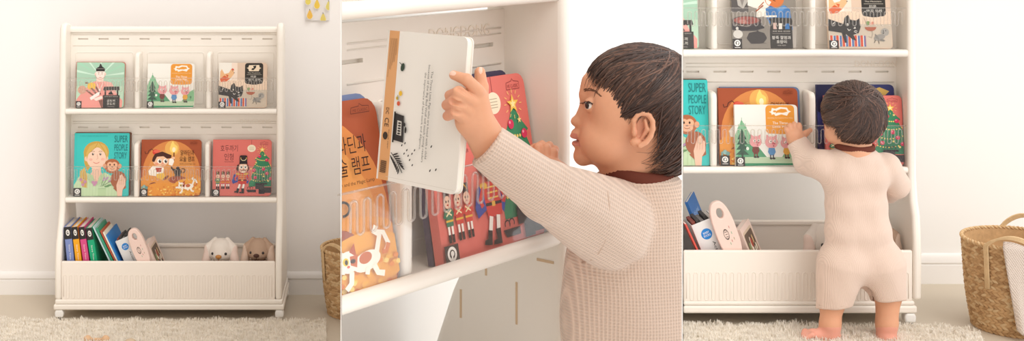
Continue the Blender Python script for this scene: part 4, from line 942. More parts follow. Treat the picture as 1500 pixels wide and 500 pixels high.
# ---- wooden toys on the rug
def wood_toy(fr, px, py, d, k, label, bar=True):
    m = noise_bump(mat('d9b28c', .45, 'beech', .3), 30, .1, .001, 3, .08, (1, 1, 8)); c = fr.u(px, py, d); s = fr.s
    root = thing('wooden_toy', fr.w((c.x, c.y, c.z - 12 * k)), label, 'toy')
    for sg in (-1, 1):
        g = SDF(); g.ell((c.x + sg * 13 * k, c.y, c.z - 4 * k), (6 * k, 6 * k, 7.5 * k)); g.cone((c.x + sg * 13 * k, c.y, c.z - 4 * k), (c.x + sg * 15 * k, c.y, c.z - 12 * k), 5 * k, 5.5 * k, 3 * k)
        mb = MB(); sdf_add(mb, fr, *g.mesh(.8 * k), m); mb.build('knob', root)
    mb = MB(); mb.tube([fr.w((c.x - 11 * k, c.y, c.z - 2.5 * k)), fr.w((c.x + 11 * k, c.y, c.z - 2.8 * k))], 2.2 * k * s, m, 10); mb.tube([fr.w((c.x - 11 * k, c.y - 3 * k, c.z - 8 * k)), fr.w((c.x + 11 * k, c.y - 3 * k, c.z - 8 * k))], 2.6 * k * s, m, 10); mb.build('crossbar', root)
    return root
wood_toy(A, 141.5, 495, -110, .96, 'pale wooden toy with two knobs and a bar lying on the rug')
g = SDF(); c = A.u(191, 506, -125); g.ell(tuple(c), (10, 9, 9)); mb = MB(); sdf_add(mb, A, *g.mesh(1), noise_bump(mat('cdb79c', .5, 'beech_grey', .3), 30, .1, .001, 3, .08)); tag(mb.build('wooden_ball'), 'rounded wooden toy top just showing on the rug right of the knobbed toy', 'toy')
# ================================================================== ROOM C: the bookshelf with the child seen from behind
wdC = 235
plC = lambda px, d: (px - CX) * (F + d) / F
def pxy(fr, px, d): v = fr.P(px, 0, d); return (v[0], v[1])
ywC = C.P(0, 0, wdC)[1]; xeC = C.P(1760, 0, wdC)[0]
slab('floor', [pxy(C, 1000, -185), (C.P(1760, 0, -185)[0], C.P(0, 0, -185)[1]), (xeC, ywC), pxy(C, 1000, wdC)], FLC - .3, FLC, M_floor)
slab('wall_back', [pxy(C, 999.5, wdC), (xeC, ywC), (xeC, ywC + .06), pxy(C, 999.5, wdC + 27)], FLC - .3, C.P(0, -40, wdC)[2], M_wall)
def ray_wall(name, fr, px, d0, d1, z0, z1, th, m):
    """a thin partition that runs straight back from the viewer's side"""
    a_, b_ = Vector(pxy(fr, px, d0)), Vector(pxy(fr, px, d1)); n = Vector((b_.y - a_.y, -(b_.x - a_.x))).normalized() * th
    pts = [a_, b_, b_ - n, a_ - n]
    return slab(name, [tuple(p) for p in pts], z0, z1, m)
ray_wall('partition_right', C, 1000.1, -185, wdC + 20, FLC - .3, C.P(0, -26, wdC)[2], .003, M_wall)
baseboard(C, 'baseboard_right', plC(1000.8, wdC), C.u(1760, 0, wdC)[0], wdC, 371, 387, 415, FLC, 6)
zC = lambda py, d=22: C.u(0, py, d)[2]
xC = lambda px, d=22: C.u(px, 0, d)[0]
kC = 1.32; dlC, dbC = 22, 67
DC = dict(xl=lambda d: plC(1001.0, d), xr=xC(1330, 22), xo=xC(1330, 22) + 12.5, xlo=0, left=False, dl=dlC, db=dbC, floor=C.u(0, 479, 0)[2],
          side=side_profile(zC, 0, dlC, dbC, kC, (-92, 255, 305, 367, 441)),
          rows=[rowdict(zC, -85, -62, 73, 84, 12, -40, [(-75, .8), (-50, .6)], [(1044, 1053), (1188.5, 1197.5)], (xC(1250, dbC), xC(1320, dbC), zC(-70, dbC), zC(-80, dbC)), xC, dbC, kC),
                rowdict(zC, 84, 105, 245, 255, 185, 131, [(93, .6), (98, .5), (120, .7)], [(1043.5, 1052.5), (1188.5, 1197.5)], (xC(1252, dbC), xC(1322, dbC), zC(98, dbC), zC(89, dbC)), xC, dbC, kC)],
          bin=dict(d0=3, d1=130, z0=C.u(0, 443, 4)[2], z1=C.u(0, 367, 4)[2], zb=C.u(0, 323, 130)[2], r0=C.u(0, 440, 4)[2], r1=C.u(0, 399, 4)[2]),
          base=dict(x0=None, x1=C.u(1344, 0, 0)[0], d0=0, d1=150, z0=C.u(0, 460, 0)[2], zm=C.u(0, 449, 0)[2], z1=C.u(0, 442, 0)[2]))
bookshelf(TC, C.s, kC, DC, 'cream bookshelf with the child in the romper standing before it', C.P(1170, 479, 60))
G3 = 'picture books on the upper tier of the right bookshelf'; G4 = 'picture books on the middle tier of the right bookshelf'
rz1, rz2 = DC['rows'][0]['ltop'], DC['rows'][1]['ltop']
ca_, cb_ = C.P(1000.9, 0, 0), C.P(1000.9, 0, 500); cutC = (ca_, Vector(((cb_ - ca_).y, -(cb_ - ca_).x, 0)).normalized())
def cut_book(px1, full, py, zb, d0, d1, t, art, col, label, group, **kw):
    CUT[0] = cutC; r = shelf_book(C, zC, px1 - full, px1, py, zb, d0, d1, t, art, col, label, group, **kw); CUT[0] = None; return r
cut_book(1024, 92, -18, rz1, 36, 50, 7, 'hat', 'a9cdb5', 'green picture book edge with black block, cut off at the left of the upper tier', G3)
shelf_book(C, zC, 1073.5, 1168, -18, rz1, 36, 48, 7, 'pot', '8f877d', 'grey picture book with black cooking pot and blue coat on the upper tier', G3)
shelf_book(C, zC, 1215, 1308, -18, rz1, 36, 50, 7, 'cat', 'dcc2ac', 'cream picture book with black cat and pigeon, its top outside the picture', G3)
cut_book(1039.5, 106, 117, rz2, 36, 50, 5, 'super', '3fc4bf', 'teal hardback cut in half, only its title and the monkey showing', G4, rc=.02)
cut_book(1038.6, 105.7, 115.5, rz2, 42, 56, 8, None, '7a4f3c', 'brown book just showing behind the half teal hardback with the monkey', G4, rc=.02)
shelf_book(C, zC, 1055, 1172, 129, rz2, 40, 54, 6, 'lamp', 'a5502f', 'orange torch picture book mostly hidden behind the white three pigs book', G4)
shelf_book(C, zC, 1056.5, 1174, 127.5, rz2, 49.6, 60.4, 4.2, None, '6f84a8', 'blue-grey book behind the orange torch book near the child’s hand'.replace('’', ''), G4)
shelf_book(C, zC, 1078, 1170.5, 153.5, rz2, 31, 40.5, 6, 'pigs', 'efece4', 'white three pigs picture book that the standing child touches', G4)
shelf_book(C, zC, 1200, 1314, 124, rz2, 43, 56, 6, 'navy', '2f3366', 'navy picture book standing behind the coral one and the child', G4)
shelf_book(C, zC, 1211, 1325, 140, rz2, 32, 44, 6, 'soldier', 'e0776d', 'coral picture book with fir tree half hidden by the child’s head'.replace('’s', ''), G4)
# bin of the right bookshelf
CUT[0] = cutC
GC = 'books leaning in the storage bin of the right bookshelf'
zbC = DC['bin']['z0'] + 5.4
blue = Art(0, 0, 100, 140, '3d78bf'); blue.text('little animals', 20, 20, 80, 28, 'a9c4e6'); blue.ell(60, 60, 20, 14, 'e9eef2'); blue.ell(45, 52, 12, 10, 'e9eef2'); blue.ell(70, 70, 8, 12, 'e9eef2'); blue.ell(44, 50, 2, 2, '333333')
side_book(C, (1001, 293), (1007, 296), .40, 68, 46, zbC, '3d78bf', 'blue picture book with white animal, leaning on the slip case in the right bin', GC, cover_art=blue, toptone='efe9e0', name='picture_book', turn=.5)
side_book(C, (1001.5, 325), (1005.5, 328), .46, 10, 18, zbC, 'd9584a', 'red thin book in front of the blue book in the right bin', GC)
CUT[0] = None
box_set(C, (1012.6, 331), (1046, 317.5), .35, 21.5, 44, zbC, 'white slip case with blue round label, biggest thing in the right bin', 1.3)
toy_phone(C, (1064, 339), 16, 46, .36, 10.2, 10, 'pink toy phone with oval hand hole in the right bin')
frame_book(C, (1076, 341), (1084, 337), .40, 22, 44, zbC, 'pink edged picture book leaning right of the toy phone in the right bin', .62)
rabbit(C, (1206, 351), 1.36, 'efe4d9', 'e9d2c6', 'b98046', 'cream plush rabbit half hidden behind the standing child', 50, yaw=.25, zb=zbC)
rabbit(C, (1286, 349), 1.28, 'c2a48e', 'd9c0ae', '4d3026', 'brown plush rabbit behind the standing child, only its right ear showing', 50, yaw=-.2, zb=zbC)
fzC = C.u(0, 479, 0)[2]
basket(C, 1489, 0, 74, 71, 60, C.u(0, 350, 0)[2], fzC, 'woven seagrass basket with a cloth over its edge, right of the standing child', [(math.radians(214), math.radians(266), 62, 17), (math.radians(30), math.radians(80), 50, 20)], 1.25)
rug(C, [(plC(1001.2, -6), -6), (C.u(1120, 0, -8)[0], -8), (C.u(1165, 0, -3)[0], -3), (C.u(1230, 0, -20)[0], -20), (C.u(1320, 0, -8)[0], -8), (C.u(1400, 0, -22)[0], -22), (C.u(1436, 0, -40)[0], -40), (C.u(1450, 0, -180)[0], -180), (plC(1001.2, -180), -180)], fzC, 'cream shag rug under the feet of the child on the right', 1.15, 9000, 2)
# cloth hanging over the basket
g = SDF(); M_cloth = waffle('linen_cloth', 'e6d8cd', 2.2 * C.s, .002, .5, .03)
b0 = C.u(1489, 0, 0); zt = C.u(0, 350, 0)[2]
def cl(px, py, d): return tuple(C.u(px, py, d))
mb = MB(); cols = 26; rws = 34; vs = []
for i in range(rws + 1):
    t = i / rws
    for j in range(cols + 1):
        q = j / cols; ang = math.radians(230 + 15 * t * (1 - q) + 62 * q); fold = 2.6 * math.sin(q * 15 + 1.2 * math.sin(t * 4)) * (.35 + .65 * t) + 1.2 * math.sin(q * 31 + t * 5) * t
        if t < .16: R = 74 - 14 * math.cos(t / .16 * math.pi / 2) + 4.5; z = zt - 6 + 12 * math.sin(t / .16 * math.pi * .62) * (1 + .4 * math.sin(q * 6 + 1))
        else:
            s_ = (t - .16) / .84; R = 79.5 + 1.5 * s_ + fold * .8 + 2 - 6 * s_; z = zt + 5 - s_ * (118 + 6 * math.sin(q * 9))
        R += 1.2
        vs.append(C.w((b0.x + R * math.cos(ang), b0.y + R * math.sin(ang), z)))
fs = [(i * (cols + 1) + j, i * (cols + 1) + j + 1, (i + 1) * (cols + 1) + j + 1, (i + 1) * (cols + 1) + j) for i in range(rws) for j in range(cols)]
mb.add(vs, fs, M_cloth, True); o = mb.build('cloth'); sd = o.modifiers.new('thick', 'SOLIDIFY'); sd.thickness = 1.6 * C.s; sd.offset = 1
tag(o, 'pale woven cloth draped over the front of the basket on the right', 'cloth')
# ================================================================== ROOM B: close view of the same kind of shelf, from its left end
dB = Vector((.664, .748)); nB = Vector((.748, -.664)); KZ = 3.3; KX = 3.3 * 1.15
zl2b = DA['rows'][1]['bot']; x0B = DA['xr'] - 150.0
P0 = Vector(((500 - CX), F))
def UB(x, d, z):
    p = P0 + dB * (KX * (x - x0B)) - nB * (KZ * (d - dlA)); return Vector((p.x, p.y, -596 + KZ * (z - zl2b)))
def TB(x, d, z): return B.w(UB(x, d, z))
def xloc(px, d):
    """shelf coordinate that is seen at px at depth d"""
    q = P0 - nB * (KZ * (d - dlA)); r = (px - CX) / F; t = (r * q.y - q.x) / (dB.x - r * dB.y)
    return x0B + t / KX
DB_ = dict(DA); zlo = DA['floor']
DB_.update(xl=lambda d: xloc(500.9, d), left=False, xo=DA['xr'] + 8)
sp = lambda py, d=dlA: A.u(0, py, d)[2]
DB_['side'] = [(dlA - 1, zlo + 26), (dlA - 2, sp(300)), (dlA - 2, sp(170)), (dlA + 1, sp(65)), (dlA + 4, sp(43)), (dlA + 10, sp(36)), (dlA + 20, sp(35)), (dbA + 9, sp(39)), (dbA + 13, sp(55)), (dbA + 14, sp(240)), (dbA + 17, sp(294)), (dbA + 38, sp(335)), (dbA + 54, sp(376)), (dbA + 58, zlo + 26)]
DB_['rows'] = [dict(r, sink=5.0) for r in DA['rows']]; DB_['bin'] = dict(DA['bin'], d0=dlA + 2, d1=104); DB_['base'] = dict(DA['base'], x0=None, x1=DA['xr'] + 9, d0=dlA - 2, d1=126)
DB_['side_slots'] = [(58, sp(345), sp(322)), (dbA + 12, sp(322), sp(300)), (dbA + 30, sp(349), sp(333))]
DB_['side_slots_h'] = [(34, 45, sp(308)), (46, 60, sp(374))]
FLB = TB(0, 0, zlo)[2]
bookshelf(TB, B.s * KZ, 1, DB_, 'cream bookshelf seen close up and from the side in the middle', TB(DA['xr'] - 60, 60, zlo))
GB2 = 'picture books on the close-up shelf'; lzB = DA['rows'][1]['ltop'] - 5.0
def bookB(xa, xb, h, d0, d1, t, art, col, label, a0=0.0, **kw):
    O = TB(xa, d0, lzB); U = TB(xb, d0, lzB) - O; V = TB(xa, d1, lzB + h) - O
    V = V - U * (V.dot(U) / U.dot(U)); O = O + Vector((0, 0, (t * (d1 - d0) / math.hypot(h, d1 - d0) + .4) * KZ * B.s))
    return book(O, U, V, t * KZ * B.s, art, col, label, GB2, a0, **kw)
def cutB():
    a_ = B.P(500.8, 0, 0); b_ = B.P(500.8, 0, 500); dd = b_ - a_; return (B.P(500.8, 0, 0), Vector((-dd.y, dd.x, 0)).normalized() * -1)
x1 = xloc(585, 37); W_ = 98
CUT[0] = cutB()
bookB(x1 - W_, x1, 87, 36, 53, 5, 'lamp', 'a5502f', 'orange book with white cat on gold coins, nearest the left edge of the close-up', rc=.07)
bookB(xloc(572, 43.2) - W_, xloc(572, 43.2), 89, 42.4, 58.4, 3.6, None, '7485ad', 'blue book behind the orange one, only its top edge showing in the close-up', rc=.07)
CUT[0] = None
xs, xe = xloc(651, 37), DA['xr'] - 2.2
bookB(xs, xe - .6, 88, 37, 52.5, 5.5, 'soldier', 'e0776d', 'coral picture book with wooden soldiers behind the clear guard in the close-up', rc=.07)
bookB(xs + .8, xe - 6, 90, 44.2, 58.9, 3.8, None, '45405a', 'dark blue book behind the coral soldier book in the close-up', rc=.07)
# the wall behind it, its left end wall and the floor
hB = KZ * (139 - dlA) + 4
def wallB(px): q = P0 - nB * hB; r = (px - CX) / F; t = (r * q.y - q.x) / (dB.x - r * dB.y); return q + dB * t
pa, pb = wallB(500.6), wallB(1075)
pw = lambda p: (p.x * B.s, p.y * B.s)
th = -nB * 30
slab('wall_back', [pw(pa), pw(pb), pw(pb + th), pw(pa * 1.015)], FLB - .1, 2.76, M_wall)
dpa = pa.y - F
ray_wall('partition_left', B, 500.1, -60, dpa + 20, FLB - .1, 2.755, .003, M_wall)
slab('floor', [pxy(B, 500.6, -60), pxy(B, 640, -60), pxy(B, 1075, 200), pw(pb), pw(pa)], FLB - .2, FLB, M_floor)
# the white book in the child's hand, its back to the viewer
bl = B.u(551, 261.5, 75); U = Vector((108.5, -127.8, 1.9)) * 1.045; V = Vector((19.9, 16.0, 214.2)) * 1.045; V = V - U * (V.dot(U) / U.dot(U)); br = bl + U; tl = bl + V
book(B.w(bl), B.w(br) - B.w(bl), B.w(tl) - B.w(bl), 13 * B.s, 'pigs_back', 'e6e1d9', 'white picture book held in the hand of the child, showing its back cover', None, rc=.06, eps=.0002)
WB_BL, WB_U, WB_V = bl, U, tl - bl
# ================================================================== the child (seen twice)
def skin_mat(name, h): return noise_bump(mat(h, .48, name, .35, sss=.12), 60, .05, .002, 3, .03)
M_skin = skin_mat('skin', 'dba281'); M_lip = mat('d08a78', .4, 'lip', .4, sss=.1); M_blush = skin_mat('skin_rosy', 'd89a7c'); M_nail = mat('f0c6b2', .3, 'nail', .4)
M_hair = [mat(c, .36, 'hair_' + c, .5) for c in ('33221c', '432e26', '573d32', '6d4e40')]
M_brow = mat('7d5b47', .7, 'eyebrow', .2)
M_white = mat('f3ece6', .2, 'eyeball', .5); M_iris = mat('2a1a14', .08, 'iris', .6)
M_collar = noise_bump(mat('6a3a2f', .85, 'brown_rib_knit', .1), 300, .4, .002, 2, .1)
def pxpy(p):
    k = F / p[..., 1]; return CX + p[..., 0] * k, HY - p[..., 2] * k
def poly_sdf(poly):
    P_ = np.array(poly, float)
    def f(p):
        x, y = pxpy(p); d = np.full(x.shape, 1e9); sgn = np.ones(x.shape)
        for i in range(len(P_)):
            a, b = P_[i], P_[i - 1]; ex, ey = b - a; wx, wy = x - a[0], y - a[1]
            t = np.clip((wx * ex + wy * ey) / (ex * ex + ey * ey), 0, 1); bx, by = wx - ex * t, wy - ey * t
            d = np.minimum(d, bx * bx + by * by)
            c1, c2, c3 = y >= a[1], y < b[1], ex * wy > ey * wx
            sgn = np.where((c1 & c2 & c3) | (~c1 & ~c2 & ~c3), -sgn, sgn)
        return sgn * np.sqrt(d)
    return f
def surf(g, fr, px, py, q0=-260, q1=200, n=400):
    """first hit of the view ray through (px, py); returns a u point"""
    a, b = np.array(fr.u(px, py, q0)), np.array(fr.u(px, py, q1)); t = np.linspace(0, 1, n)[:, None]
    v = g(a + (b - a) * t); i = int(np.argmax(v < 0)) if (v < 0).any() else None
    return None if i is None else Vector(a + (b - a) * t[i])
def radius(g, c, D, r0, r1, it=26):
    lo = np.full(len(D), r0, float); hi = np.full(len(D), r1, float)
    for _ in range(it):
        m = (lo + hi) / 2; ins = g(c + D * m[:, None]) < 0; lo = np.where(ins, m, lo); hi = np.where(ins, hi, m)
    return lo
def hair(fr, parent, hs, cap_poly, centre, crown, targets, n, w, k, res, seed, swirl=.25, cap_extra=None):
    """a cap over the skull and locks that run from the whorl to the hairline"""
    r_ = np.random.default_rng(seed); g = SDF(); g.ops = list(hs.ops); g.lo, g.hi = hs.lo.copy(), hs.hi.copy(); g.fn(poly_sdf(cap_poly), 2 * k, 'cut')
    mb = MB(); sdf_add(mb, fr, *g.mesh(res), M_hair[1])
    c = np.array(centre); cd = np.array(crown) - c; cd /= np.linalg.norm(cd); T_ = np.array(targets, float)
    for i in range(n):
        j = r_.integers(0, len(T_) - 1) if r_.random() < .999 else 0; f = r_.random(); e = T_[j] * (1 - f) + T_[j + 1] * f - c; e /= np.linalg.norm(e)
        s0 = cd + r_.normal(0, .16, 3); s0 /= np.linalg.norm(s0)
        om = math.acos(max(-1, min(1, float(s0 @ e)))); t0 = r_.uniform(0, .55) if r_.random() < .65 else 0; wisp = r_.random() < .12; t1 = r_.uniform(1.02, 1.17) if wisp else r_.uniform(.78, 1.06)
        ts = np.linspace(t0, t1, 9); D = (np.sin((1 - ts) * om)[:, None] * s0 + np.sin(ts * om)[:, None] * e) / max(math.sin(om), 1e-3)
        ax = np.cross(s0, e); ax /= np.linalg.norm(ax) + 1e-9
        D = D + ax * (swirl * np.sin(np.pi * np.clip(ts, 0, 1)) * (1 - ts) * 1.4 + r_.normal(0, .02))[:, None]; D /= np.linalg.norm(D, axis=1)[:, None]
        R = radius(hs, c, D, 5 * k, 260 * k) + k * (r_.uniform(-.5, 1.6) + 1.2 * np.sin(np.pi * (ts - t0) / (t1 - t0)))
        pts = c + D * R[:, None]; pts[-1, 2] -= .8 * k
        ws = [w * x for x in (.45, .9, 1, 1, 1, .95, .8, .5, .12)]; wz = r_.uniform(.35, .6) if wisp else r_.uniform(.6, 1.3)
        mb.tube([fr.w(p) for p in pts], [x * wz * fr.s for x in ws], M_hair[r_.choice(4, p=(.34, .34, .22, .1))], 4, cap=False)
    o = mb.build('hair', parent); return o
class SDF(SDF):
    def ell(s, c, r, k=6, sub=False, M=None): return super().ell(c, (r[0], r[2], r[1]), k, sub, M)   # radii: width, height, depth
# ------------------------------------------------------------------ middle scene: the child in profile, taking a book
def b(px, py, q=0.0): return tuple(BB.u(px, py, q))
head = SDF()
head.ell(b(940, 143, 0), (86, 78, 71), 1); head.ell(b(892, 196, 0), (47, 50, 53), 24); head.ell(b(948, 205), (50, 48, 56), 22)
for s_ in (-1, 1): head.ell(b(884, 208, s_ * 33), (32, 30, 24), 14); head.ell(b(905, 160, s_ * 42), (34, 36, 22), 16)
head.cone(b(866, 122), b(858, 138), 14, 9, 12)                                   # brow
head.cone(b(863, 150), b(847, 176), 8, 6.5, 9); head.ell(b(844.5, 178), (8.5, 7, 9), 5)  # nose
for s_ in (-1, 1): head.ell(b(853, 181, s_ * 8), (6.5, 5.5, 5), 4)
head.ell(b(849, 195, 0), (12, 7, 17), 5); head.ell(b(844.5, 199.5, 0), (9.5, 4.6, 13), 3); head.ell(b(847, 210.5, 0), (9.5, 5.2, 12), 3)
head.ell(b(854, 229, 0), (14, 14, 20), 10)
head.ell(b(840, 204.8, 0), (10, 1.9, 12), 1.5, True)
for s_ in (-1, 1):
    head.ell(b(856, 153, s_ * 36), (12, 11, 12), 6, True)
    head.ell(b(867.5, 154, s_ * 30.5), (12.4, 11.6, 12.4), 2.5)
    head.ell(b(857, 154.6, s_ * 37), (9.6, 5.5, 14), 1.2, True)
    head.ell(b(941, 190, s_ * 66), (16, 24, 6), 4); helix = [(929, 186), (928, 177), (933, 169), (942, 166), (951, 169), (956, 178), (956.5, 189), (953, 200), (946, 209), (937, 214)]
    head.ell(b(940, 190, s_ * 74), (13, 19, 8), 2, True)
    for i in range(9): head.cone(b(*helix[i], s_ * (68 + min(i, 6) * 1.5)), b(*helix[i + 1], s_ * (68 + min(i + 1, 6) * 1.5)), 3.6, 3.6, 1.6)
    head.cone(b(945, 176, s_ * 71), b(948, 190, s_ * 73), 2.6, 3.2, 2); head.cone(b(948, 190, s_ * 73), b(940, 203, s_ * 71), 3.2, 2.6, 2)
    head.ell(b(929.5, 194, s_ * 71), (4.5, 6.5, 4.5), 2); head.ell(b(931, 209, s_ * 69), (8.5, 6.5, 6.5), 3)
head.cone(b(918, 228), b(928, 285), 40, 46, 16)
RB = 1.7
rootB = thing('toddler', Vector((BB.P(935, 0, 0)[0], BB.P(935, 0, 0)[1], FLB)), 'toddler in profile, beige waffle knit and brown collar, lifting a white book from shelf', 'person')
def lipB(c):
    x, y = pxpy(c); q = np.abs(c[:, 1] - F); r = np.zeros(len(c), int)
    r[(x < 851.5) & (y > 195.5) & (y < 214.5) & (q < 15)] = 1
    r[((x - 939) / 9) ** 2 + ((y - 190) / 15) ** 2 < 1] = 2
    return r
body = MB(); v, f = head.mesh(RB, np.array(b(820, 50, 0)) * [1, 0, 0] + [0, F - 110, b(0, 300)[2]], (b(1045, 0)[0], F + 110, b(0, 50)[2]))
sdf_add(body, BB, v, f, [M_skin, M_lip, M_blush], lipB)
# the near hand closes round the edge of the book
hb = lambda px, py, q=-128: b(px, py, q - 178)
hand = SDF(); sc = (F - 300) / F
hand.cone(hb(724, 224, -92), hb(706, 192, -112), 30 * sc, 27 * sc); hand.ell(hb(692, 163, -118), (22, 30, 14), 12); hand.cone(hb(699, 178, -118), hb(697, 140, -118), 17, 12.5, 10); hand.cone(hb(684, 180, -120), hb(682, 158, -122), 13.5, 11, 8)
for pts, rr in ((((700, 134, -124), (684, 117, -132), (664.5, 110, -124)), (10.5, 8.8, 6.8)), (((692, 150, -128), (672, 136, -137), (659, 140, -120)), (10, 9.4, 8)),
                (((687, 163, -128), (667, 149, -137), (654.5, 154, -118)), (10, 9.4, 8)), (((684, 176, -126), (668, 164, -135), (655.5, 170, -118)), (9.6, 8.8, 7.4))):
    h2 = SDF()
    for i in range(2): hand.cone(hb(*pts[i]), hb(*pts[i + 1]), rr[i] * sc, rr[i + 1] * sc, 2.2 if i == 0 else 2.2)
for p_, q_ in (((657, 147), (682, 155)), ((656.5, 162), (680, 168)), ((664, 124), (694, 143))): hand.cone(hb(*p_, -143), hb(*q_, -141), 4.2, 2.2, 2, True)
hand.cone(hb(704, 158, -108), hb(705, 128, -100), 13 * sc, 10.5 * sc, 6); hand.cone(hb(705, 128, -100), hb(703, 106, -98), 10.5 * sc, 8.2 * sc, 3)
v, f = hand.mesh(1.15)
def nailsB(c):
    x, y = pxpy(c); r = np.zeros(len(c), int)
    r[((x - 663) / 5) ** 2 + ((y - 107.5) / 3.6) ** 2 < 1] = 1; r[((x - 704) / 3) ** 2 + ((y - 103) / 5) ** 2 < 1] = 1
    r[(x < 664) & (y > 128)] = 2
    return r
sdf_add(body, BB, v, f, [M_skin, M_nail, M_blush], nailsB)
hand2 = SDF(); hand2.cone(b(822, 262, 30), b(800, 244, 52), 22, 20, 8); hand2.ell(b(795, 238, 56), (21, 15, 17), 8)
for pts in (((781, 243), (775, 224), (783, 216)), ((790, 236), (788, 216), (794, 211.5)), ((801, 235), (800, 217), (805, 213)), ((810, 238), (811, 224), (813, 219))):
    for i in range(2): hand2.cone(b(*pts[i], 46 + 8 * i), b(*pts[i + 1], 50 + 10 * i), 7.8 - i, 7.2 - i, 1.8)
v, f = hand2.mesh(1.4); sdf_add(body, BB, v, f, M_skin)
# trunk and legs inside the clothes
tr = SDF(); tr.ell(b(931, 430), (92, 190, 66)); tr.cone(b(905, 310, -30), b(905, 310, 30), 44, 44, 20)
for s_ in (-1, 1): tr.cone(b(935, 600, s_ * 36), b(928, 700, s_ * 44), 50, 40, 20); tr.cone(b(928, 700, s_ * 44), b(930, 842, s_ * 46), 40, 29, 14); tr.cone(b(926, 849, s_ * 46), b(878, 857, s_ * 50), 24, 15, 10)
tr.cone(b(895, 322, -58), b(806, 284, -180), 46, 29, 14); tr.cone(b(806, 284, -180), b(724, 224, -274), 29, 22, 10); tr.cone(b(880, 320, 55), b(826, 268, 30), 38, 20, 12)
v, f = tr.mesh(6); sdf_add(body, BB, v, f, M_skin)
body.build('body', rootB)
for s_ in (-1, 1):
    c = Vector(b(867.5, 154, s_ * 30.5)); d_ = Vector((-.86, s_ * .5, .02)).normalized(); mb = MB(); mb.ball(BB.w(c), 10.9 * BB.s, M_white, 20, 14); e = mb.build('eye', rootB)
    mb = MB(); mb.ball(BB.w(c + d_ * 4.0), 7.6 * BB.s, M_iris, 18, 12); mb.build('iris', e)
mb = MB()
for pts in ([(853.5, 152), (857, 149.4), (863, 149), (868.5, 152.5)],):
    L_ = [surf(head, BB, x, y) for x, y in pts]; L_ = [p + Vector((-.6, -1.2, 0)) for p in L_ if p]; mb.tube([BB.w(p) for p in L_], [1.1 * BB.s] * len(L_), M_iris, 5)
for i in range(9):
    p = surf(head, BB, 854 + i * 1.4, 151 - .8 * math.sin(i / 8 * 3.1)); 
    if p: mb.tube([BB.w(p), BB.w(p + Vector((-4.5 + .25 * i, -3, -.5))), BB.w(p + Vector((-7 + .3 * i, -5, 1.2)))], [.5 * BB.s, .4 * BB.s, .1 * BB.s], M_iris, 4)
mb.build('eyelashes', rootB)
mb = MB(); r_ = random.Random(2)
for i in range(60):
    t = r_.random(); x = 854 + 24 * t; y = 133 - 3.5 * math.sin(t * 2.6) + 9 * t * t + r_.uniform(-2.2, 2.2) * (1 - .6 * t); p = surf(head, BB, x, y); p2 = surf(head, BB, x + 5, y - 2.2 + 5 * t)
    if p and p2: mb.tube([BB.w(p + Vector((0, -.5, 0))), BB.w((p + p2) / 2 + Vector((0, -1.1, 0))), BB.w(p2 + Vector((0, -.3, 0)))], [.35 * BB.s, .5 * BB.s, .1 * BB.s], M_brow, 4)
mb.build('eyebrow', rootB)
hs = SDF(); hs.ell(b(941, 143, 0), (90, 77, 75), 1); hs.ell(b(962, 196, 0), (64, 66, 66), 26)
capB = [(862, 104), (870, 98), (886, 108), (902, 128), (914, 150), (922, 158), (938, 152), (966, 168), (970, 205), (966, 232), (978, 254), (1000, 264), (1070, 262), (1070, 40), (850, 40)]
line_ = [(855, 117), (858, 111), (866, 112), (874, 122), (881, 136), (888, 150), (896, 166), (904, 177), (912, 177), (922, 173), (932, 168), (944, 166), (960, 178), (966, 200), (962, 225), (958, 242), (972, 258), (985, 262), (1000, 262), (1012, 252)]
tg = [surf(hs, BB, *p) for p in line_]; tg = [tuple(p) for p in tg if p]; tg += [(p[0], 2 * F - p[1], p[2]) for p in tg[::-1]]
hair(BB, rootB, hs, capB, b(938, 150, 0), b(984, 78, -8), tg, 2000, 1.5, 1.0, 2.4, 4, .25)
# romper
clothB = SDF()
clothB.ell(b(932, 460), (111, 232, 84), 1); clothB.ell(b(930, 318), (92, 62, 76), 22); clothB.ell(b(932, 282), (60, 36, 52), 18)
for s_ in (-1, 1): clothB.cone(b(938, 600, s_ * 38), b(930, 720, s_ * 46), 66, 56, 24)
armB = SDF(); armB.cone(b(889, 326, -62), b(802, 281, -185), 64, 38.5, 12); armB.cone(b(802, 281, -185), b(700, 206, -300), 39, 28.5, 12)
arm2 = SDF(); arm2.cone(b(885, 322, 52), b(830, 286, 22), 52, 36, 10); arm2.cone(b(830, 286, 22), b(812, 262, 34), 34, 26, 8)
cut_ = SDF(); nrm = Vector(b(700, 206, -300)) - Vector(b(802, 281, -185)); nrm.y = 0
armB.plane(b(712, 215, -285), nrm, 2.5); arm2.plane(b(816, 263, 32), (-.75, .3, .6), 3)
armB.fn(lambda p: 1.5 * np.sin(p[..., 0] * .085 + p[..., 2] * .11 + 1.2 * np.sin(p[..., 2] * .05)) * np.clip((p[..., 0] - 190) / 60, 0, 1), 1, 'disp')
clothB.fn(armB, 9); clothB.fn(arm2, 8); clothB.plane(b(930, 716), (0, 0, -1), 3)
clothB.fn(lambda p: 1.4 * np.sin(p[..., 0] * .05 + p[..., 2] * .035) * np.sin(p[..., 2] * .021 + 1), 1, 'disp')
W1 = waffle('waffle_knit', 'dcc4b3', 4.6 * BB.s, .004, 0, .09); W2 = waffle('waffle_knit_sleeve', 'dcc4b3', 4.6 * BB.s, .004, math.radians(-36), .09)
lo = (b(680, 0, -290)[0], F - 345, b(0, 735)[2]); hi = (b(1060, 0)[0], F + 125, b(0, 165, -310)[2])
v, f = clothB.mesh(2.9, lo, hi); mb = MB(); sdf_add(mb, BB, v, f, [W1, W2], lambda c: (armB(c) < 3.0).astype(int)); rp = mb.build('romper', rootB)
mb = MB(); L_ = [surf(clothB, BB, x, y) for x, y in ((884, 263), (890, 282), (893, 305), (892, 330), (887, 352), (878, 370), (866, 381), (853, 385))]
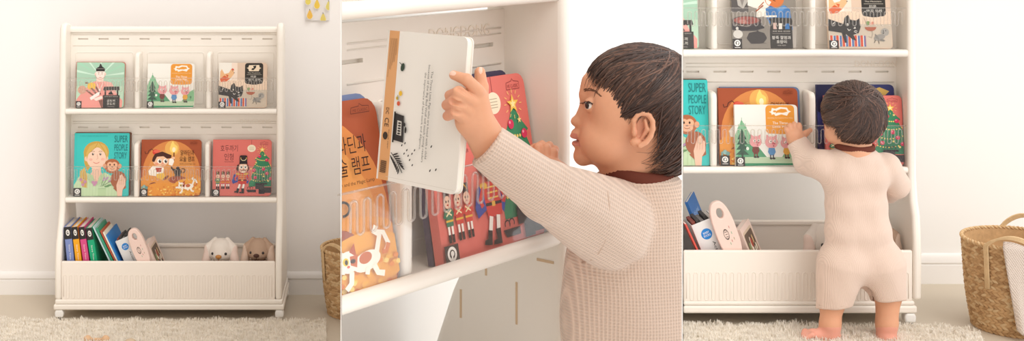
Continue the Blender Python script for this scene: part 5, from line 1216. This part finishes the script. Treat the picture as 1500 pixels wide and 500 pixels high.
mb.tube([BB.w(p) for p in L_ if p], 1.1 * BB.s, mat('cdb3a1', .9), 6); mb.build('sleeve_seam', rp)
def collar(fr, parent, cx, cy, q, rx, rq, h, slope, th, m):
    mb = MB(); N = 96; c = fr.u(cx, cy, q); vs = []
    for i in range(N):
        a = 2 * math.pi * i / N; rib = .5 * (i % 2)
        for (o_, z) in ((0, 0), (th, .15), (th * 1.1, .5), (th * .9, .85), (0, 1), (-th * .6, .95), (-th * .6, .05)):
            R = 1 + (o_ + rib * th * .25) / rx; x = rx * R * math.cos(a); vs.append(fr.w((c.x + x, c.y + rq * R * math.sin(a), c.z + h * (z - .5) - slope * x - .12 * h * abs(math.sin(a)))))
    fs = [(i * 7 + j, ((i + 1) % N) * 7 + j, ((i + 1) % N) * 7 + (j + 1) % 7, i * 7 + (j + 1) % 7) for i in range(N) for j in range(7)]
    mb.add(vs, fs, m, True); return mb.build('collar', parent)
collar(BB, rootB, 934, 252, 0, 50, 45, 20, .11, 4.5, M_collar)
# ------------------------------------------------------------------ right scene: the same child from behind
def c3(px, py, q=-60.0): return tuple(C.u(px, py, q))
rootC = thing('toddler', Vector((C.P(1258, 0, -62)[0], C.P(1258, 0, -62)[1], FLC)), 'toddler seen from behind in beige romper, barefoot on the rug, touching the three pigs book', 'person')
hd = SDF(); hd.ell(c3(1251, 165, -56), (40, 41, 43)); hd.ell(c3(1244, 190, -48), (31, 24, 32), 12); hd.ell(c3(1222, 198, -55), (12, 12, 14), 8)
hd.cone(c3(1251, 200, -60), c3(1252, 228, -62), 22, 26, 8)
for x, s_ in ((1214, -1), (1291, 1)): hd.ell(c3(x, 184, -58), (5.5, 10.5, 7), 3); hd.ell(c3(x + s_ * 3, 183, -62), (3, 6, 4), 2, True)
body = MB(); v, f = hd.mesh(1.2); sdf_add(body, C, v, f, M_skin)
lh = SDF(); lh.cone(c3(1170, 214, 2), c3(1165, 203, -2), 13, 12, 4); lh.ell(c3(1164.5, 197, -2), (12, 8, 10), 5)
for pts in (((1157, 199), (1153, 191), (1151.5, 188.5)), ((1161, 195), (1157.5, 186.5), (1157, 183.5)), ((1166, 194), (1164, 184.5), (1163.5, 181.5)), ((1171, 195), (1171, 185.5), (1170.5, 183))):
    for i in range(2): lh.cone(c3(*pts[i], -2 + 6 * i), c3(*pts[i + 1], 2 + 8 * i), 4.3 - .3 * i, 4.0 - .4 * i, 1.2)
lh.cone(c3(1172, 203, -2), c3(1181, 195, -1), 5.4, 4.4, 2.5); lh.cone(c3(1181, 195, -1), c3(1187, 191, 2), 4.4, 3.3, 1.5)
v, f = lh.mesh(.75); sdf_add(body, C, v, f, M_skin)
rh = SDF(); rh.cone(c3(1304, 284, -14), c3(1292, 276, -6), 11, 10, 4); rh.ell(c3(1286, 272, -4), (10, 8, 9), 4)
for i in range(4): rh.cone(c3(1281 + 2 * i, 268, -4 - 4 * i), c3(1277 + 2 * i, 258, -2 - 4 * i), 3.8, 3.2, 1)
v, f = rh.mesh(1.0); sdf_add(body, C, v, f, M_skin)
lg = SDF(); lg.cone(c3(1230, 395, -64), c3(1219, 440, -66), 22, 18, 8); lg.cone(c3(1219, 440, -66), c3(1216, 476, -68), 16.5, 14, 8); lg.cone(c3(1216, 476, -68), c3(1217, 492, -68), 14, 12.5, 6)
lg.cone(c3(1215, 493, -70), c3(1190, 491, -68), 10.5, 8.8, 6); lg.ell(c3(1222, 495, -66), (9, 8.5, 10), 5)
for i, (x, y, r, q) in enumerate(((1179.5, 487, 5.2, -60), (1177.5, 489.5, 4, -67), (1177.5, 492, 3.7, -72), (1179, 494, 3.4, -77), (1181.5, 496, 3.1, -81))): lg.cone(c3(1190, 491, q), c3(x, y, q), r + 1, r, 1.6)
v, f = lg.mesh(1.0); rose = lambda c: (pxpy(c)[1] > 480).astype(int); M_foot = mat('e2a08c', .5, 'skin_foot', .3, sss=.12); sdf_add(body, C, v, f, [M_skin, M_foot], rose)
lg = SDF(); lg.cone(c3(1290, 395, -64), c3(1301, 430, -66), 22, 18, 8); lg.cone(c3(1301, 430, -66), c3(1299, 474, -68), 18, 14.5, 8); lg.cone(c3(1299, 474, -68), c3(1298, 492, -68), 14.5, 13.5, 6)
lg.ell(c3(1299, 496, -72), (12.5, 9, 12), 5); lg.cone(c3(1299, 495, -66), c3(1304, 491, -40), 11, 10, 6)
for i in range(5): lg.cone(c3(1297 + 3.6 * i, 492, -40), c3(1298 + 4.2 * i, 491, -29 - 1.6 * i), 4.4 - .3 * i, 3.8 - .3 * i, 1.5)
v, f = lg.mesh(1.0); sdf_add(body, C, v, f, [M_skin, M_foot], rose)
tr = SDF(); tr.cone(c3(1238, 255, -62), c3(1272, 255, -62), 28, 26); tr.cone(c3(1246, 310, -62), c3(1264, 310, -62), 22, 22, 12); tr.cone(c3(1243, 370, -64), c3(1281, 372, -64), 26, 27, 12)
tr.cone(c3(1206, 242, -58), c3(1184, 238, -28), 16, 14, 6); tr.cone(c3(1184, 238, -28), c3(1170, 214, 2), 14, 12, 5); tr.cone(c3(1298, 244, -58), c3(1314, 270, -42), 15, 14, 6); tr.cone(c3(1314, 270, -42), c3(1304, 284, -14), 13, 11, 5)
v, f = tr.mesh(3); sdf_add(body, C, v, f, M_skin)
body.build('body', rootC)
hs = SDF(); hs.ell(c3(1251, 163, -56), (43.5, 42.5, 46)); hs.ell(c3(1253, 184, -62), (37, 27, 37), 12)
capC = [(1200, 105), (1305, 105), (1299, 180), (1290, 200), (1276, 209), (1260, 212), (1243, 209), (1231, 201), (1224, 186), (1219, 178), (1209, 182), (1203, 170)]
ring = [(1208, 178), (1213, 184), (1220, 184), (1226, 196), (1233, 205), (1243, 211), (1253, 214), (1262, 214), (1272, 211), (1281, 205), (1288, 197), (1292, 188)]
tg = [surf(hs, C, *p) for p in ring]; tg = [tuple(p) for p in tg if p]
q0 = hs.lo[1] + 46; tg = [(tg[0][0] + 12, q0 + 46, tg[0][2] + 10), (tg[0][0] + 2, q0 + 25, tg[0][2] - 4)] + tg + [(tg[-1][0] - 1, q0 + 25, tg[-1][2] - 4), (tg[-1][0] - 14, q0 + 46, tg[-1][2] + 10)]
tg += [(C.u(1251, 0, 0)[0], q0 + 52, tg[3][2] + 32), tg[0]]
hair(C, rootC, hs, capC, c3(1251, 166, -56), c3(1263, 143, -98), tg, 1300, .95, .52, 1.6, 6, .3)
cl_ = SDF(); cl_.cone(c3(1236, 256, -60), c3(1272, 256, -60), 34, 31); cl_.cone(c3(1242, 300, -60), c3(1267, 300, -60), 32, 31, 14); cl_.cone(c3(1242, 340, -62), c3(1270, 340, -62), 32.5, 34, 14); cl_.cone(c3(1240, 382, -64), c3(1283, 384, -64), 32, 34, 14); cl_.ell(c3(1252, 228, -60), (32, 15, 28), 10)
cl_.cone(c3(1233, 390, -64), c3(1220, 455, -65), 35, 23.5, 10); cl_.cone(c3(1289, 390, -64), c3(1302, 446, -65), 36, 24.5, 10)
a1 = SDF(); a1.cone(c3(1206, 243, -58), c3(1184, 237, -28), 23, 19.5, 8); a1.cone(c3(1184, 237, -28), c3(1163, 200, 10), 19.5, 14, 8); a1.plane(c3(1166.5, 206, 4), (-.45, .3, .75), 1.5)
a2 = SDF(); a2.cone(c3(1297, 246, -58), c3(1313, 271, -42), 22, 19, 8); a2.cone(c3(1313, 271, -42), c3(1301, 285, -10), 18, 14, 6); a2.plane(c3(1304, 284, -15), (-.4, .85, 0), 1.5)
cl_.fn(a1, 6); cl_.fn(a2, 5)
lgp = SDF(); lgp.ops = []
cl_.fn(lambda p: np.minimum((-130 - p[..., 2] * F / p[..., 1]) * 0 + 1e3, 1e3) * 0 - 1e3, 1, 'cut')
def hem(p):
    x, y = pxpy(p); L = np.where(x < 1262, 452.5 + (x - 1197) * -.02 + 3.0 * np.sin((x - 1197) / 46 * np.pi), 441 + 2.5 * np.sin((x - 1277) / 48 * np.pi)); return y - L
cl_.fn(hem, 1.5, 'cut')
cl_.ell(c3(1262, 446, -64), (17, 30, 40), 5, True)
cl_.fn(lambda p: .55 * np.sin(p[..., 0] * .16 + p[..., 2] * .05) * np.sin(p[..., 2] * .07 + p[..., 0] * .03), 1, 'disp')
cl_.cone(c3(1218, 470, -65), c3(1221, 440, -65), 19.5, 20.5, 1, True); cl_.cone(c3(1303, 460, -65), c3(1301, 430, -65), 20.5, 21.5, 1, True); cl_.cone(c3(1163, 200, 10), c3(1175, 221, -8), 12.2, 12.6, 1, True)
RC = waffle('ribbed_knit', 'e0c7b7', 1.5 * C.s, .0008, 0, .03, rib=True)
cl_.lo = np.minimum(cl_.lo, np.minimum(a1.lo, a2.lo)); cl_.hi = np.maximum(cl_.hi, np.maximum(a1.hi, a2.hi)); v, f = cl_.mesh(1.25); mb = MB(); sdf_add(mb, C, v, f, RC); rp = mb.build('romper', rootC)
def hemline(pts):
    L_ = [surf(cl_, C, *p) for p in pts]; mb = MB(); mb.tube([C.w(p) for p in L_ if p], .5 * C.s, mat('d3b9a8', .9), 5); mb.build('hem_seam', rp)
hemline([(1200 + 4 * i, 447.5 + 3.0 * math.sin(i / 10 * math.pi)) for i in range(11)]); hemline([(1281 + 4 * i, 435.5 + 2.5 * math.sin(i / 10 * math.pi)) for i in range(11)])
g = SDF(); g.cone(c3(1248, 428, -60), c3(1257, 416, -58), 5, 7); g.cone(c3(1276, 430, -60), c3(1268, 417, -58), 4, 7); v, f = g.mesh(1); mb = MB(); sdf_add(mb, C, v, f, RC); mb.build('crotch_fold', rp)
collar(C, rootC, 1252, 214.5, -61, 25.5, 23, 9, .03, 2, M_collar)
# ================================================================== camera, daylight
cam = bpy.data.cameras.new('camera'); co = bpy.data.objects.new('camera', cam); COL.objects.link(co)
co.location = (0, 0, ZC); co.rotation_euler = (math.pi / 2, 0, 0)
cam.sensor_width = 36; cam.sensor_fit = 'HORIZONTAL'; cam.lens = F / 1500 * 36
cam.shift_x = (750 - CX) / 1500; cam.shift_y = -(250 - HY) / 1500; cam.clip_end = 100
SC.camera = co
w = bpy.data.worlds.new('daylight'); SC.world = w; w.use_nodes = True
bg = w.node_tree.nodes['Background']; n_, l_ = w.node_tree.nodes, w.node_tree.links
tc = n_.new('ShaderNodeTexCoord'); sx = n_.new('ShaderNodeSeparateXYZ'); mr = n_.new('ShaderNodeMapRange'); cr = n_.new('ShaderNodeValToRGB')
l_.new(tc.outputs['Generated'], sx.inputs[0]); l_.new(sx.outputs[0], mr.inputs[0]); mr.inputs[1].default_value = -1; mr.inputs[2].default_value = 1; l_.new(mr.outputs[0], cr.inputs[0])
cr.color_ramp.elements[0].color = (.34, .255, .18, 1); cr.color_ramp.elements[1].color = (1, .99, .975, 1)
e_ = cr.color_ramp.elements.new(.5); e_.color = (.80, .765, .73, 1)
l_.new(cr.outputs[0], bg.inputs[0]); bg.inputs[1].default_value = 1.55
def sun(name, e, col, angle, elev, az):
    l = bpy.data.lights.new(name, 'SUN'); l.energy = e; l.color = col; l.angle = math.radians(angle)
    o = bpy.data.objects.new(name, l); COL.objects.link(o)
    d = Vector((math.sin(math.radians(az)) * math.cos(math.radians(elev)), math.cos(math.radians(az)) * math.cos(math.radians(elev)), -math.sin(math.radians(elev))))
    o.rotation_euler = d.to_track_quat('-Z', 'Y').to_euler(); o.location = (-2, 0, 6)
sun('window_light', 1.05, (1, .96, .91), 30, 46, -30)
SC.view_settings.view_transform = 'Standard'; SC.view_settings.look = 'None'; SC.view_settings.gamma = 1; SC.view_settings.exposure = 0
SC.view_settings.use_curve_mapping = False
